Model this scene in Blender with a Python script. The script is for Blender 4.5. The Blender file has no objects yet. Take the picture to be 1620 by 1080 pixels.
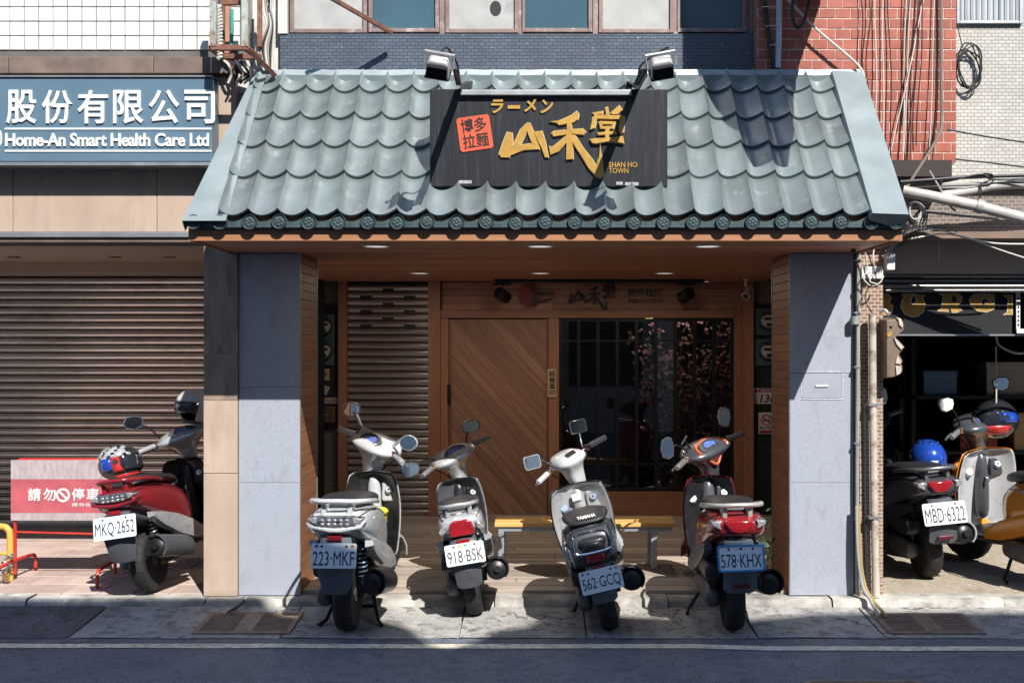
import bpy, bmesh, math, random
from mathutils import Vector, Matrix
R = math.radians
rnd = random.Random(7)
sc = bpy.context.scene
COL = sc.collection

# ------------------------------------------------------------------ camera, sky, sun, exposure
FOC = 1832.0; VPX = 857.0; VPY = 552.0; CZ = 1.8; CD = 8.0
cam_d = bpy.data.cameras.new('camera'); cam = bpy.data.objects.new('camera', cam_d); COL.objects.link(cam)
cam.location = (0, -CD, CZ); cam.rotation_euler = (R(90), 0, 0)
cam_d.lens = 36.0 * FOC / 1620.0; cam_d.sensor_width = 36.0
cam_d.shift_x = -(VPX - 810) / 1620.0; cam_d.shift_y = (VPY - 540) / 1620.0
cam_d.clip_start = 0.05; cam_d.clip_end = 500
sc.camera = cam
SUN = Vector((-0.435, 1.0, -1.0)).normalized()
w = bpy.data.worlds.new('World'); sc.world = w; w.use_nodes = True
nt = w.node_tree; sky = nt.nodes.new('ShaderNodeTexSky'); sky.sky_type = 'NISHITA'; sky.sun_disc = False
sky.sun_elevation = math.asin(-SUN.z); sky.sun_rotation = math.atan2(-SUN.x, -SUN.y)
sky.air_density = 1.0; sky.dust_density = 0.2; sky.ozone_density = 3.5
bg = nt.nodes['Background']; nt.links.new(sky.outputs[0], bg.inputs[0]); bg.inputs[1].default_value = 0.15
sun_d = bpy.data.lights.new('sun', 'SUN'); sun_d.energy = 5.0; sun_d.angle = R(0.4); sun_d.color = (1.0, 0.955, 0.90)
sun = bpy.data.objects.new('sun', sun_d); COL.objects.link(sun)
sun.rotation_euler = SUN.to_track_quat('-Z', 'Y').to_euler(); sun.location = (5, -12, 14)
sc.view_settings.view_transform = 'Standard'; sc.view_settings.look = 'None'
sc.view_settings.exposure = 0.52; sc.view_settings.gamma = 1.0
sc.render.engine = 'CYCLES'
sc.cycles.max_bounces = 8; sc.cycles.diffuse_bounces = 4; sc.cycles.glossy_bounces = 4
sc.cycles.caustics_reflective = False; sc.cycles.caustics_refractive = False
sc.cycles.sample_clamp_indirect = 6.0

# ------------------------------------------------------------------ measuring helpers
def X(px, Y=0.0): return (px - VPX) * (Y + CD) / FOC
def Z(py, Y=0.0): return CZ - (py - VPY) * (Y + CD) / FOC
def at(px, py, Y): return Vector((X(px, Y), Y, Z(py, Y)))

# ------------------------------------------------------------------ materials
MATS = {}
def nodes_of(name):
    m = bpy.data.materials.new(name); m.use_nodes = True
    return m, m.node_tree.nodes, m.node_tree.links, m.node_tree.nodes['Principled BSDF']
def mathn(N, L, op, a, b):
    n = N.new('ShaderNodeMath'); n.operation = op
    for i, v in enumerate((a, b)):
        if isinstance(v, (int, float)): n.inputs[i].default_value = v
        else: L.new(v, n.inputs[i])
    return n.outputs[0]
def mixc(N, L, fac, a, b, mode='MIX'):
    n = N.new('ShaderNodeMix'); n.data_type = 'RGBA'; n.blend_type = mode
    for i, v in ((0, fac), (6, a), (7, b)):
        if isinstance(v, (int, float)): n.inputs[i].default_value = v
        elif isinstance(v, tuple): n.inputs[i].default_value = (*v[:3], 1)
        else: L.new(v, n.inputs[i])
    return n.outputs[2]
def noise(N, L, vec, scale, detail=4, rough=.55):
    n = N.new('ShaderNodeTexNoise'); n.inputs['Scale'].default_value = scale; n.inputs['Detail'].default_value = detail
    n.inputs['Roughness'].default_value = rough; L.new(vec, n.inputs['Vector']); return n.outputs['Fac']
def ramp(N, L, fac, lo, hi):
    n = N.new('ShaderNodeMapRange'); n.inputs[1].default_value = lo; n.inputs[2].default_value = hi
    L.new(fac, n.inputs[0]); return n.outputs[0]
def mapv(N, L, vec, scale=(1, 1, 1), rot=(0, 0, 0), loc=None):
    n = N.new('ShaderNodeMapping'); n.inputs['Scale'].default_value = scale; n.inputs['Rotation'].default_value = rot
    L.new(vec, n.inputs['Vector'])
    if loc is not None: L.new(loc, n.inputs['Location'])
    return n.outputs[0]
def M(name, col, rough=.5, metal=0., var=.12, vs=5., bump=0., bs=60., rand=0., dirt=None, coat=0., stretch=(1, 1, 1), spec=.5, emit=None):
    """weathered surface: colour drift, per-piece shift, grime patches, fine relief"""
    if name in MATS: return MATS[name]
    m, N, L, B = nodes_of(name)
    tc = N.new('ShaderNodeTexCoord'); oi = N.new('ShaderNodeObjectInfo')
    offs = N.new('ShaderNodeCombineXYZ')
    for i in range(3): L.new(mathn(N, L, 'MULTIPLY', oi.outputs['Random'], 17.0 + 9 * i), offs.inputs[i])
    v = mapv(N, L, tc.outputs['Object'], stretch, loc=offs.outputs[0])
    n1 = noise(N, L, v, vs, 6)
    f = ramp(N, L, n1, .3, .7)
    c = mixc(N, L, f, tuple(max(0, x * (1 - var)) for x in col), tuple(min(1, x * (1 + var)) for x in col))
    if rand:
        k = mathn(N, L, 'ADD', mathn(N, L, 'MULTIPLY', oi.outputs['Random'], 2 * rand), 1 - rand)
        cm = N.new('ShaderNodeCombineColor'); [L.new(k, cm.inputs[i]) for i in range(3)]
        c = mixc(N, L, 1.0, c, cm.outputs[0], 'MULTIPLY')
    if dirt:
        dc, lo, hi, ds, amt = dirt
        nd = noise(N, L, v, ds, 8, .65)
        c = mixc(N, L, mathn(N, L, 'MULTIPLY', ramp(N, L, nd, lo, hi), amt), c, dc)
    L.new(c, B.inputs['Base Color'])
    r = mathn(N, L, 'ADD', mathn(N, L, 'MULTIPLY', n1, .25 * rough), rough * .87)
    L.new(r, B.inputs['Roughness']); B.inputs['Metallic'].default_value = metal
    B.inputs['Specular IOR Level'].default_value = spec; B.inputs['Coat Weight'].default_value = coat; B.inputs['Coat Roughness'].default_value = .08
    if bump:
        bn = N.new('ShaderNodeBump'); bn.inputs['Strength'].default_value = bump; bn.inputs['Distance'].default_value = .004
        L.new(noise(N, L, v, bs, 5), bn.inputs['Height']); L.new(bn.outputs[0], B.inputs['Normal'])
    if emit: B.inputs['Emission Color'].default_value = (*emit[:3], 1); B.inputs['Emission Strength'].default_value = emit[3]
    MATS[name] = m; return m
def WOOD(name, c1, c2, axis='x', rough=.45, grain=55., rand=.15, knots=0., coat=0.):
    if name in MATS: return MATS[name]
    m, N, L, B = nodes_of(name)
    tc = N.new('ShaderNodeTexCoord'); oi = N.new('ShaderNodeObjectInfo')
    offs = N.new('ShaderNodeCombineXYZ')
    for i in range(3): L.new(mathn(N, L, 'MULTIPLY', oi.outputs['Random'], 23.0 + 7 * i), offs.inputs[i])
    s = {'x': (.06, 1, 1), 'y': (1, .06, 1), 'z': (1, 1, .06)}[axis]
    v = mapv(N, L, tc.outputs['Object'], s, loc=offs.outputs[0])
    wv = N.new('ShaderNodeVectorMath'); wv.operation = 'ADD'
    nw = N.new('ShaderNodeTexNoise'); nw.inputs['Scale'].default_value = 3.; L.new(v, nw.inputs['Vector'])
    sw = N.new('ShaderNodeVectorMath'); sw.operation = 'SCALE'; sw.inputs['Scale'].default_value = .12; L.new(nw.outputs['Color'], sw.inputs[0])
    L.new(v, wv.inputs[0]); L.new(sw.outputs[0], wv.inputs[1])
    g = noise(N, L, wv.outputs[0], grain, 5, .6)
    g2 = noise(N, L, wv.outputs[0], grain * .2, 3)
    f = mathn(N, L, 'ADD', mathn(N, L, 'MULTIPLY', g, .6), mathn(N, L, 'MULTIPLY', g2, .5))
    c = mixc(N, L, ramp(N, L, f, .38, .72), c1, c2)
    if knots:
        vo = N.new('ShaderNodeTexVoronoi'); vo.inputs['Scale'].default_value = 3.2
        L.new(mapv(N, L, tc.outputs['Object'], (.8, 1, 2.2), loc=offs.outputs[0]), vo.inputs['Vector'])
        kf = mathn(N, L, 'SUBTRACT', 1.0, ramp(N, L, vo.outputs['Distance'], .02, .14))
        c = mixc(N, L, mathn(N, L, 'MULTIPLY', kf, knots), c, tuple(x * .25 for x in c1))
    k = mathn(N, L, 'ADD', mathn(N, L, 'MULTIPLY', oi.outputs['Random'], 2 * rand), 1 - rand)
    cm = N.new('ShaderNodeCombineColor'); [L.new(k, cm.inputs[i]) for i in range(3)]
    c = mixc(N, L, 1.0, c, cm.outputs[0], 'MULTIPLY')
    L.new(c, B.inputs['Base Color']); L.new(mathn(N, L, 'ADD', mathn(N, L, 'MULTIPLY', g, .3), rough - .1), B.inputs['Roughness'])
    B.inputs['Coat Weight'].default_value = coat
    bn = N.new('ShaderNodeBump'); bn.inputs['Strength'].default_value = .25; bn.inputs['Distance'].default_value = .002
    L.new(g, bn.inputs['Height']); L.new(bn.outputs[0], B.inputs['Normal'])
    MATS[name] = m; return m
def MOSAIC(name, c1, c2, mortar, w, h, gap=.1, rough=.35, bump=.6, plane='xz', chip=None, offset=.5, vs=2.0):
    """walls of tiles too small to pick apart singly"""
    if name in MATS: return MATS[name]
    m, N, L, B = nodes_of(name)
    tc = N.new('ShaderNodeTexCoord'); sp = N.new('ShaderNodeSeparateXYZ'); L.new(tc.outputs['Object'], sp.inputs[0])
    cb = N.new('ShaderNodeCombineXYZ'); a, b = {'xz': (0, 2), 'yz': (1, 2), 'xy': (0, 1)}[plane]
    L.new(sp.outputs[a], cb.inputs[0]); L.new(sp.outputs[b], cb.inputs[1])
    br = N.new('ShaderNodeTexBrick'); L.new(cb.outputs[0], br.inputs['Vector'])
    br.inputs['Color1'].default_value = (*c1, 1); br.inputs['Color2'].default_value = (*c2, 1); br.inputs['Mortar'].default_value = (*mortar, 1)
    br.inputs['Scale'].default_value = 1.0; br.inputs['Brick Width'].default_value = w; br.inputs['Row Height'].default_value = h
    br.inputs['Mortar Size'].default_value = h * gap; br.inputs['Mortar Smooth'].default_value = .2; br.offset = offset
    n1 = noise(N, L, tc.outputs['Object'], vs, 7, .65)
    c = mixc(N, L, mathn(N, L, 'MULTIPLY', ramp(N, L, n1, .35, .75), .45), br.outputs['Color'], mortar)
    if chip:
        nd = noise(N, L, tc.outputs['Object'], 26., 6, .7)
        c = mixc(N, L, ramp(N, L, nd, .66, .70), c, chip)
    L.new(c, B.inputs['Base Color']); B.inputs['Roughness'].default_value = rough
    bn = N.new('ShaderNodeBump'); bn.inputs['Strength'].default_value = bump; bn.inputs['Distance'].default_value = .004; bn.invert = True
    L.new(br.outputs['Fac'], bn.inputs['Height']); L.new(bn.outputs[0], B.inputs['Normal'])
    MATS[name] = m; return m
def GLASS(name, tint=(.9, .95, 1), rough=.0, trans=1.0, ior=1.45):
    if name in MATS: return MATS[name]
    m, N, L, B = nodes_of(name)
    B.inputs['Base Color'].default_value = (*tint, 1); B.inputs['Roughness'].default_value = rough
    B.inputs['Transmission Weight'].default_value = trans; B.inputs['IOR'].default_value = ior
    MATS[name] = m; return m

def THIN(name):
    m, N, L, B = nodes_of(name); N.remove(B); o = N['Material Output']
    t = N.new('ShaderNodeBsdfTransparent'); g = N.new('ShaderNodeBsdfGlossy'); g.inputs['Roughness'].default_value = .03; mx = N.new('ShaderNodeMixShader')
    f = N.new('ShaderNodeFresnel'); f.inputs[0].default_value = 1.45; L.new(f.outputs[0], mx.inputs[0]); L.new(t.outputs[0], mx.inputs[1]); L.new(g.outputs[0], mx.inputs[2]); L.new(mx.outputs[0], o.inputs[0])
    MATS[name] = m; return m
# ------------------------------------------------------------------ mesh builder
class MB:
    def __init__(s): s.v = []; s.f = []
    def add(s, vs, fs, T=None):
        o = len(s.v); s.v += [tuple(T @ Vector(v)) if T is not None else tuple(v) for v in vs]
        s.f += [tuple(i + o for i in f) for f in fs]; return s
    def box(s, x0, x1, y0, y1, z0, z1, T=None):
        vs = [(x, y, z) for z in (z0, z1) for y in (y0, y1) for x in (x0, x1)]
        return s.add(vs, [(0, 2, 3, 1), (4, 5, 7, 6), (0, 1, 5, 4), (2, 6, 7, 3), (0, 4, 6, 2), (1, 3, 7, 5)], T)
    def loft(s, rings, caps=True, T=None, loop=False):
        n = len(rings[0]); vs = [p for r in rings for p in r]; fs = []
        m = len(rings)
        for i in range(m if loop else m - 1):
            a = i * n; b = ((i + 1) % m) * n
            for j in range(n):
                k = (j + 1) % n; fs.append((a + j, a + k, b + k, b + j))
        if caps and not loop: fs.append(tuple(range(n - 1, -1, -1))); fs.append(tuple(range((m - 1) * n, m * n)))
        return s.add(vs, fs, T)
    def tube(s, pts, r, n=8, T=None, closed=False, caps=True):
        pts = [Vector(p) for p in pts]; m = len(pts)
        rs = r if isinstance(r, (list, tuple)) else [r] * m
        tan = []
        for i in range(m):
            a = pts[(i - 1) % m] if (closed or i > 0) else pts[i]; b = pts[(i + 1) % m] if (closed or i < m - 1) else pts[i]
            d = b - a; tan.append(d.normalized() if d.length > 1e-9 else Vector((0, 0, 1)))
        up = Vector((0, 0, 1)) if abs(tan[0].z) < .9 else Vector((1, 0, 0))
        nx = tan[0].cross(up).normalized(); rings = []
        for i in range(m):
            nx = (nx - tan[i] * nx.dot(tan[i]))
            nx = nx.normalized() if nx.length > 1e-6 else tan[i].orthogonal().normalized()
            ny = tan[i].cross(nx)
            rings.append([pts[i] + (nx * math.cos(2 * math.pi * k / n) + ny * math.sin(2 * math.pi * k / n)) * rs[i] for k in range(n)])
        return s.loft(rings, caps, T, closed)
    def cyl(s, a, b, r0, r1=None, n=16, T=None): return s.tube([a, b], [r0, r0 if r1 is None else r1], n, T)
    def lathe(s, prof, T=None, n=24, caps=True):
        """profile (radius, height) spun about local z"""
        rings = [[(r * math.cos(2 * math.pi * k / n), r * math.sin(2 * math.pi * k / n), h) for k in range(n)] for r, h in prof]
        return s.loft(rings, caps, T)
    def prism(s, poly, y0, y1, T=None, inset=0.):
        """polygon in the xz plane pushed along y; inset narrows the y0 side"""
        cx = sum(p[0] for p in poly) / len(poly); cz = sum(p[1] for p in poly) / len(poly); n = len(poly)
        area = sum(poly[i][0] * poly[(i + 1) % n][1] - poly[(i + 1) % n][0] * poly[i][1] for i in range(n))
        if area < 0: poly = poly[::-1]
        k = 1 - inset
        vs = [(cx + (p[0] - cx) * k, y0, cz + (p[1] - cz) * k) for p in poly] + [(p[0], y1, p[1]) for p in poly]
        fs = [tuple(range(n)), tuple(range(2 * n - 1, n - 1, -1))] + [(i, i + n, (i + 1) % n + n, (i + 1) % n) for i in range(n)]
        return s.add(vs, fs, T)
    def ell(s, c, rx, ry, rz, nu=16, nv=10, T=None):
        c = Vector(c); rings = []
        for i in range(nv + 1):
            t = math.pi * (i + .02) / (nv + .04)
            rings.append([c + Vector((rx * math.sin(t) * math.cos(2 * math.pi * j / nu), ry * math.sin(t) * math.sin(2 * math.pi * j / nu), -rz * math.cos(t))) for j in range(nu)])
        return s.loft(rings, True, T)
    def mesh(s, name, org=None):
        me = bpy.data.meshes.new(name)
        vs = s.v if org is None else [(v[0] - org[0], v[1] - org[1], v[2] - org[2]) for v in s.v]
        me.from_pydata([tuple(v) for v in vs], [], s.f); me.update(); return me
    def build(s, name, mat, parent=None, smooth=False, bevel=0., sub=0, world=True, sharp=40, label=None, kind=None, solid=0.):
        top = parent
        while top is not None and top.parent is not None: top = top.parent
        me = s.mesh(name, top.location if (world and top is not None) else None)
        bm = bmesh.new(); bm.from_mesh(me); bmesh.ops.recalc_face_normals(bm, faces=bm.faces); bm.to_mesh(me); bm.free()
        me.materials.append(mat)
        if smooth:
            me.shade_smooth()
            if not sub: me.set_sharp_from_angle(angle=R(sharp))
        o = bpy.data.objects.new(name, me); COL.objects.link(o); o.parent = parent
        if solid: md = o.modifiers.new('solid', 'SOLIDIFY'); md.thickness = solid; md.offset = 0
        if bevel: md = o.modifiers.new('bevel', 'BEVEL'); md.width = bevel; md.segments = 2; md.limit_method = 'ANGLE'; md.harden_normals = False
        if sub: md = o.modifiers.new('sub', 'SUBSURF'); md.levels = sub; md.render_levels = sub
        if label: o['label'] = label
        if kind: o['kind'] = kind
        return o
def thing(name, label, cat, loc=(0, 0, 0), group=None):
    o = bpy.data.objects.new(name, None); COL.objects.link(o); o.location = loc; o['label'] = label; o['category'] = cat
    if group: o['group'] = group
    return o
def tag(o, label, cat, group=None):
    o['label'] = label; o['category'] = cat
    if group: o['group'] = group
    return o
def struct(o): o['kind'] = 'structure'; return o
def piece(me, name, parent, loc, mat=None):
    """one more piece that shares mesh data; loc is a world point"""
    o = bpy.data.objects.new(name, me); COL.objects.link(o); o.parent = parent
    top = parent
    while top is not None and top.parent is not None: top = top.parent
    o.location = Vector(loc) - (Vector(top.location) if top is not None else Vector())
    return o
def bevelbox_mesh(name, sx, sy, sz, bev, mat):
    bm = bmesh.new(); bmesh.ops.create_cube(bm, size=1.0)
    bmesh.ops.scale(bm, vec=(sx, sy, sz), verts=bm.verts)
    bmesh.ops.bevel(bm, geom=list(bm.edges), offset=bev, segments=1, affect='EDGES')
    me = bpy.data.meshes.new(name); bm.to_mesh(me); bm.free(); me.materials.append(mat); return me
def spline(pts, k=6):
    pts = [Vector(p) for p in pts]; P = [pts[0]] + pts + [pts[-1]]; out = []
    for i in range(1, len(P) - 2):
        for j in range(k):
            t = j / k; a, b, c, d = P[i - 1], P[i], P[i + 1], P[i + 2]
            out.append(.5 * ((2 * b) + (c - a) * t + (2 * a - 5 * b + 4 * c - d) * t * t + (3 * b - a - 3 * c + d) * t ** 3))
    out.append(pts[-1]); return out
def text_mb(body, x0, x1, z0, z1, y, depth=.004, bold=0., T=None, spacing=1., shear=0., line=1.0):
    """lettering fitted into the rectangle x0..x1, z0..z1, its face at y and standing proud by depth"""
    cu = bpy.data.curves.new('lettering', 'FONT'); cu.body = body; cu.offset = bold; cu.space_character = spacing; cu.shear = shear
    cu.resolution_u = 3; cu.space_line = line
    o = bpy.data.objects.new('lettering_tmp', cu); COL.objects.link(o); bpy.context.view_layer.update()
    me = bpy.data.meshes.new_from_object(o.evaluated_get(bpy.context.evaluated_depsgraph_get()))
    bpy.data.objects.remove(o); bpy.data.curves.remove(cu)
    bm = bmesh.new(); bm.from_mesh(me); bpy.data.meshes.remove(me)
    bmesh.ops.remove_doubles(bm, verts=bm.verts, dist=1e-5)
    for f in bm.faces:
        if f.normal.z < 0: f.normal_flip()
    g = bmesh.ops.extrude_face_region(bm, geom=list(bm.faces))
    for e in g['geom']:
        if isinstance(e, bmesh.types.BMVert): e.co.z += 1.0
    xs = [v.co.x for v in bm.verts]; ys = [v.co.y for v in bm.verts]
    a, b, c, d = min(xs), max(xs), min(ys), max(ys)
    bm.verts.ensure_lookup_table(); bm.verts.index_update()
    vs = [(x0 + (v.co.x - a) / (b - a) * (x1 - x0), y - depth * v.co.z, z0 + (v.co.y - c) / (d - c) * (z1 - z0)) for v in bm.verts]
    fs = [tuple(v.index for v in f.verts) for f in bm.faces]; bm.free()
    mb = MB(); mb.add(vs, fs, T); return mb

# ------------------------------------------------------------------ shared materials
concrete = M('concrete', (.40, .39, .36), .85, var=.22, vs=3, bump=.5, bs=45, dirt=((.10, .10, .10), .5, .72, 2.2, .75), rand=.12)
def GROUND(name, c1, c2, stain, crack, cs, speck, rough=.85):
    m, N, L, B = nodes_of(name); tc = N.new('ShaderNodeTexCoord'); v = tc.outputs['Object']
    a = noise(N, L, v, 2.6, 10, .7); b = noise(N, L, v, 95., 2, .7); e = noise(N, L, v, 11., 9, .75)
    c = mixc(N, L, ramp(N, L, a, .35, .65), c1, c2)
    c = mixc(N, L, mathn(N, L, 'MULTIPLY', ramp(N, L, e, .50, .60), .85), c, stain)
    c = mixc(N, L, mathn(N, L, 'MULTIPLY', ramp(N, L, b, .55, .66), .7), c, speck)
    c = mixc(N, L, mathn(N, L, 'MULTIPLY', ramp(N, L, b, .45, .33), .65), c, tuple(x * .3 for x in c1))
    vo = N.new('ShaderNodeTexVoronoi'); vo.feature = 'DISTANCE_TO_EDGE'; vo.inputs['Scale'].default_value = cs
    wv = N.new('ShaderNodeVectorMath'); wv.operation = 'ADD'; nw = N.new('ShaderNodeTexNoise'); nw.inputs['Scale'].default_value = 5.; nw.inputs['Detail'].default_value = 6.; L.new(v, nw.inputs['Vector'])
    sw = N.new('ShaderNodeVectorMath'); sw.operation = 'SCALE'; sw.inputs['Scale'].default_value = .5; L.new(nw.outputs['Color'], sw.inputs[0]); L.new(v, wv.inputs[0]); L.new(sw.outputs[0], wv.inputs[1]); L.new(wv.outputs[0], vo.inputs['Vector'])
    k = mathn(N, L, 'MULTIPLY', mathn(N, L, 'SUBTRACT', 1.0, ramp(N, L, vo.outputs['Distance'], .0, .02)), ramp(N, L, noise(N, L, v, 1.3, 2), .48, .58))
    c = mixc(N, L, mathn(N, L, 'MULTIPLY', k, crack), c, (.02, .02, .02))
    L.new(c, B.inputs['Base Color']); B.inputs['Roughness'].default_value = rough
    bn = N.new('ShaderNodeBump'); bn.inputs['Strength'].default_value = .7; bn.inputs['Distance'].default_value = .006
    h = mathn(N, L, 'SUBTRACT', mathn(N, L, 'ADD', mathn(N, L, 'MULTIPLY', b, .5), mathn(N, L, 'MULTIPLY', e, .6)), k); L.new(h, bn.inputs['Height']); L.new(bn.outputs[0], B.inputs['Normal'])
    MATS[name] = m; return m
guttermat = GROUND('gutter_concrete', (.29, .285, .27), (.50, .485, .45), (.13, .13, .13), .9, 1.5, (.5, .49, .46))
patchmat = GROUND('asphalt_patch', (.10, .105, .11), (.19, .19, .19), (.06, .062, .066), .8, 1.2, (.26, .26, .26))
asphalt = GROUND('asphalt', (.10, .122, .15), (.165, .19, .22), (.07, .085, .105), .5, .5, (.40, .43, .46), .7)
kerbmat = M('kerb_concrete', (.42, .40, .36), .85, var=.3, vs=7, bump=.9, bs=35, dirt=((.13, .125, .115), .47, .66, 4., .85), rand=.1)
linepaint = M('line_paint', (.80, .73, .56), .7, var=.25, vs=9, bump=.3, bs=120, dirt=((.10, .10, .105), .50, .62, 22., .45))
iron = M('cast_iron', (.28, .20, .15), .7, .2, var=.35, vs=12, bump=.4, bs=90)
pinktile = M('pink_paving', (.50, .385, .335), .75, var=.18, vs=5, bump=.3, bs=60, rand=.14, dirt=((.22, .17, .14), .55, .8, 5., .6))
pebble = M('pebble_wash', (.42, .36, .28), .85, var=.25, vs=30, bump=1., bs=110, dirt=((.18, .14, .10), .5, .75, 3., .55))
deckwood = WOOD('deck_wood', (.29, .235, .19), (.47, .405, .34), 'x', .6, 45, .16)
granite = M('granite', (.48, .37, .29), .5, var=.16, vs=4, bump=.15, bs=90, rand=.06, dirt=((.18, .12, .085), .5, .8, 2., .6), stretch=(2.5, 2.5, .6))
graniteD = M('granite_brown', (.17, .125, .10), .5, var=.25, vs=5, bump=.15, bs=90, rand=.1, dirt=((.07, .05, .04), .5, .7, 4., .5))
graniteshade = M('granite_shaded', (.30, .225, .175), .5, var=.25, vs=5, bump=.15, bs=90, rand=.08, dirt=((.07, .05, .04), .52, .66, 3., .8), stretch=(2.5, 2.5, .7))
pillarmat = M('pillar_panel', (.34, .37, .43), .5, var=.10, vs=60, bump=.25, bs=110, dirt=((.22, .235, .265), .52, .70, 6., .4), stretch=(2, 2, .8))
whitetile = M('white_tile', (.70, .69, .66), .22, var=.06, vs=6, rand=.05, dirt=((.42, .38, .34), .6, .85, 3., .5))
grout = M('grout', (.14, .13, .12), .9, var=.2)
redtile = M('red_tile', (.36, .105, .07), .38, var=.16, vs=12, bump=.12, bs=70, rand=.16, dirt=((.20, .06, .045), .55, .75, 8., .5))
redgrout = M('red_grout', (.60, .50, .44), .9, var=.3, vs=20)
bluemos = MOSAIC('blue_mosaic', (.085, .115, .155), (.12, .15, .19), (.035, .04, .05), .052, .023, .09, chip=(.42, .42, .40))
whitemos = MOSAIC('white_mosaic', (.62, .60, .55), (.52, .50, .45), (.26, .24, .21), .048, .024, .09)
brownmos = MOSAIC('brown_mosaic', (.20, .095, .062), (.27, .15, .10), (.50, .42, .34), .048, .026, .16)
greymos = MOSAIC('grey_mosaic', (.13, .10, .085), (.20, .16, .13), (.34, .30, .26), .05, .026, .15)
creambrick = MOSAIC('cream_mosaic', (.34, .29, .21), (.42, .36, .27), (.10, .085, .07), .05, .026, .12)
plaster = M('plaster', (.62, .60, .55), .8, var=.15, vs=6, bump=.3, bs=40, dirt=((.25, .22, .19), .55, .75, 5., .6))
beige = M('beige_board', (.50, .40, .30), .7, var=.1, vs=2, dirt=((.24, .18, .13), .58, .8, 2., .6))
ceilwood = WOOD('ceiling_wood', (.38, .15, .08), (.58, .27, .15), 'x', .42, 42, .18)
fasciawood = WOOD('fascia_wood', (.30, .13, .06), (.42, .20, .10), 'x', .45, 45, .08)
framewood = WOOD('frame_wood', (.27, .115, .06), (.42, .195, .11), 'z', .42, 60, .12)
beamwood = WOOD('beam_wood', (.27, .115, .06), (.42, .195, .11), 'x', .42, 60, .12)
doorwood = WOOD('door_wood', (.23, .115, .075), (.40, .215, .14), 'x', .45, 75, .22)
boardwood = WOOD('board_wood', (.24, .12, .075), (.42, .22, .14), 'x', .5, 45, .2, knots=.8)
sidewood = WOOD('cladding_wood', (.22, .095, .045), (.36, .17, .085), 'y', .45, 55, .15)
blackmetal = M('black_metal', (.012, .012, .013), .4, .3, var=.2)
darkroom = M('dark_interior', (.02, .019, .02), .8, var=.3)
shutterT = M('tan_shutter', (.80, .73, .67), .25, .85, var=.15, vs=1.2, rand=.08, stretch=(.4, 1, 1), dirt=((.10, .075, .06), .56, .75, 3., .7))
shutterG = M('grey_shutter', (.58, .54, .52), .22, .92, var=.15, vs=1.5, rand=.08, stretch=(.5, 1, 1))
tin = M('galvanised', (.42, .45, .46), .42, .75, var=.15, vs=8, bump=.1)
alu = M('aluminium', (.55, .56, .58), .35, .8, var=.1)
pvc = M('pvc_pipe', (.48, .46, .42), .5, var=.15, vs=3, dirt=((.24, .20, .16), .48, .66, 7., .7))
steelgreen = M('old_green_steel', (.40, .44, .38), .7, .1, var=.15, vs=15, bump=.3, bs=70, dirt=((.20, .085, .045), .47, .62, 9., .9))
rust = M('rusty_steel', (.20, .095, .06), .85, .1, var=.35, vs=25, bump=.5, bs=80, dirt=((.36, .20, .13), .5, .7, 30., .6))
teal = M('teal_metal', (.225, .27, .272), .30, .3, var=.16, vs=4, rand=.15, bump=.12, bs=18, dirt=((.36, .37, .36), .56, .68, 11., .75), coat=.25)
tealflash = M('teal_flashing', (.27, .325, .33), .42, .3, var=.14, vs=4, bump=.12, bs=14, dirt=((.42, .41, .38), .56, .75, 6., .6))
tealdark = M('teal_cap', (.055, .085, .09), .5, .3, var=.25, vs=20, bump=.3, bs=60)
white = M('white_plastic', (.70, .70, .68), .4, var=.05)
blackplastic = M('black_plastic', (.018, .018, .02), .42, var=.2, vs=12)
rubber = M('rubber', (.018, .018, .019), .75, var=.25, vs=14, bump=.3, bs=90)
chrome = M('chrome', (.75, .76, .78), .1, 1., var=.03)
mirrorg = M('mirror_glass', (.82, .86, .9), .03, 1., var=.0)
gold = M('gold_lettering', (.52, .31, .07), .42, .35, var=.12, vs=20)
goldpale = M('gold_edge', (.62, .50, .30), .5, .2, var=.08)
inkblack = M('black_lettering', (.012, .011, .011), .55, var=.1)

# ------------------------------------------------------------------ ground
mb = MB(); mb.box(-60, 60, -60, 60, -.30, -.06); struct(mb.build('ground', concrete))
n = 60; mb = MB()
mb.box(-40, 40, -10.4, -.79, -.2, 0.0); struct(mb.build('road', asphalt))
# edge line, a slightly uneven strip
pts = [X(p, -.98) for p in range(-2200, 3900, 110)]
mb = MB(); vs = []
for i, x in enumerate(pts):
    j = rnd.uniform(-.006, .006) - (.045 if x > 1.2 else 0) - .012 * max(0, min(1, (x - .2)))
    vs += [(x, -1.035 + j + rnd.uniform(-.006, .006), .004), (x, -.935 + j + rnd.uniform(-.006, .006), .004)]
mb.add(vs, [(2 * i, 2 * i + 2, 2 * i + 3, 2 * i + 1) for i in range(len(pts) - 1)])
struct(mb.build('edge_line_marking', linepaint))
gut = MB(); gut.box(-14, 14, -.785, .02, -.15, -.005); gut = struct(gut.build('gutter', concrete))
cuts = [-14, -9, -6.2, -4.3, -2.95, -1.63, -.52, .28, 1.35, 2.15, 3.35, 5.2, 8, 14]
for i in range(len(cuts) - 1):
    a, b = cuts[i] + .005, cuts[i + 1] - .005; d = rnd.uniform(-.004, .006)
    mb = MB(); vs = []
    m = max(3, int((b - a) / .2))
    for k in range(m + 1):
        x = a + (b - a) * k / m
        for yy, zz in ((-.79 + rnd.uniform(-.025, .015), .0035), (-.6, .012 + d), (-.35, .028 + d), (-.135, .05 + d)):
            vs.append((x, yy, zz + rnd.uniform(-.002, .002)))
    mb.add(vs, [(k * 4 + j, (k + 1) * 4 + j, (k + 1) * 4 + j + 1, k * 4 + j + 1) for k in range(m) for j in range(3)])
    mb.build('slab', guttermat if a > -3.2 else patchmat, gut, smooth=True)
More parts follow.
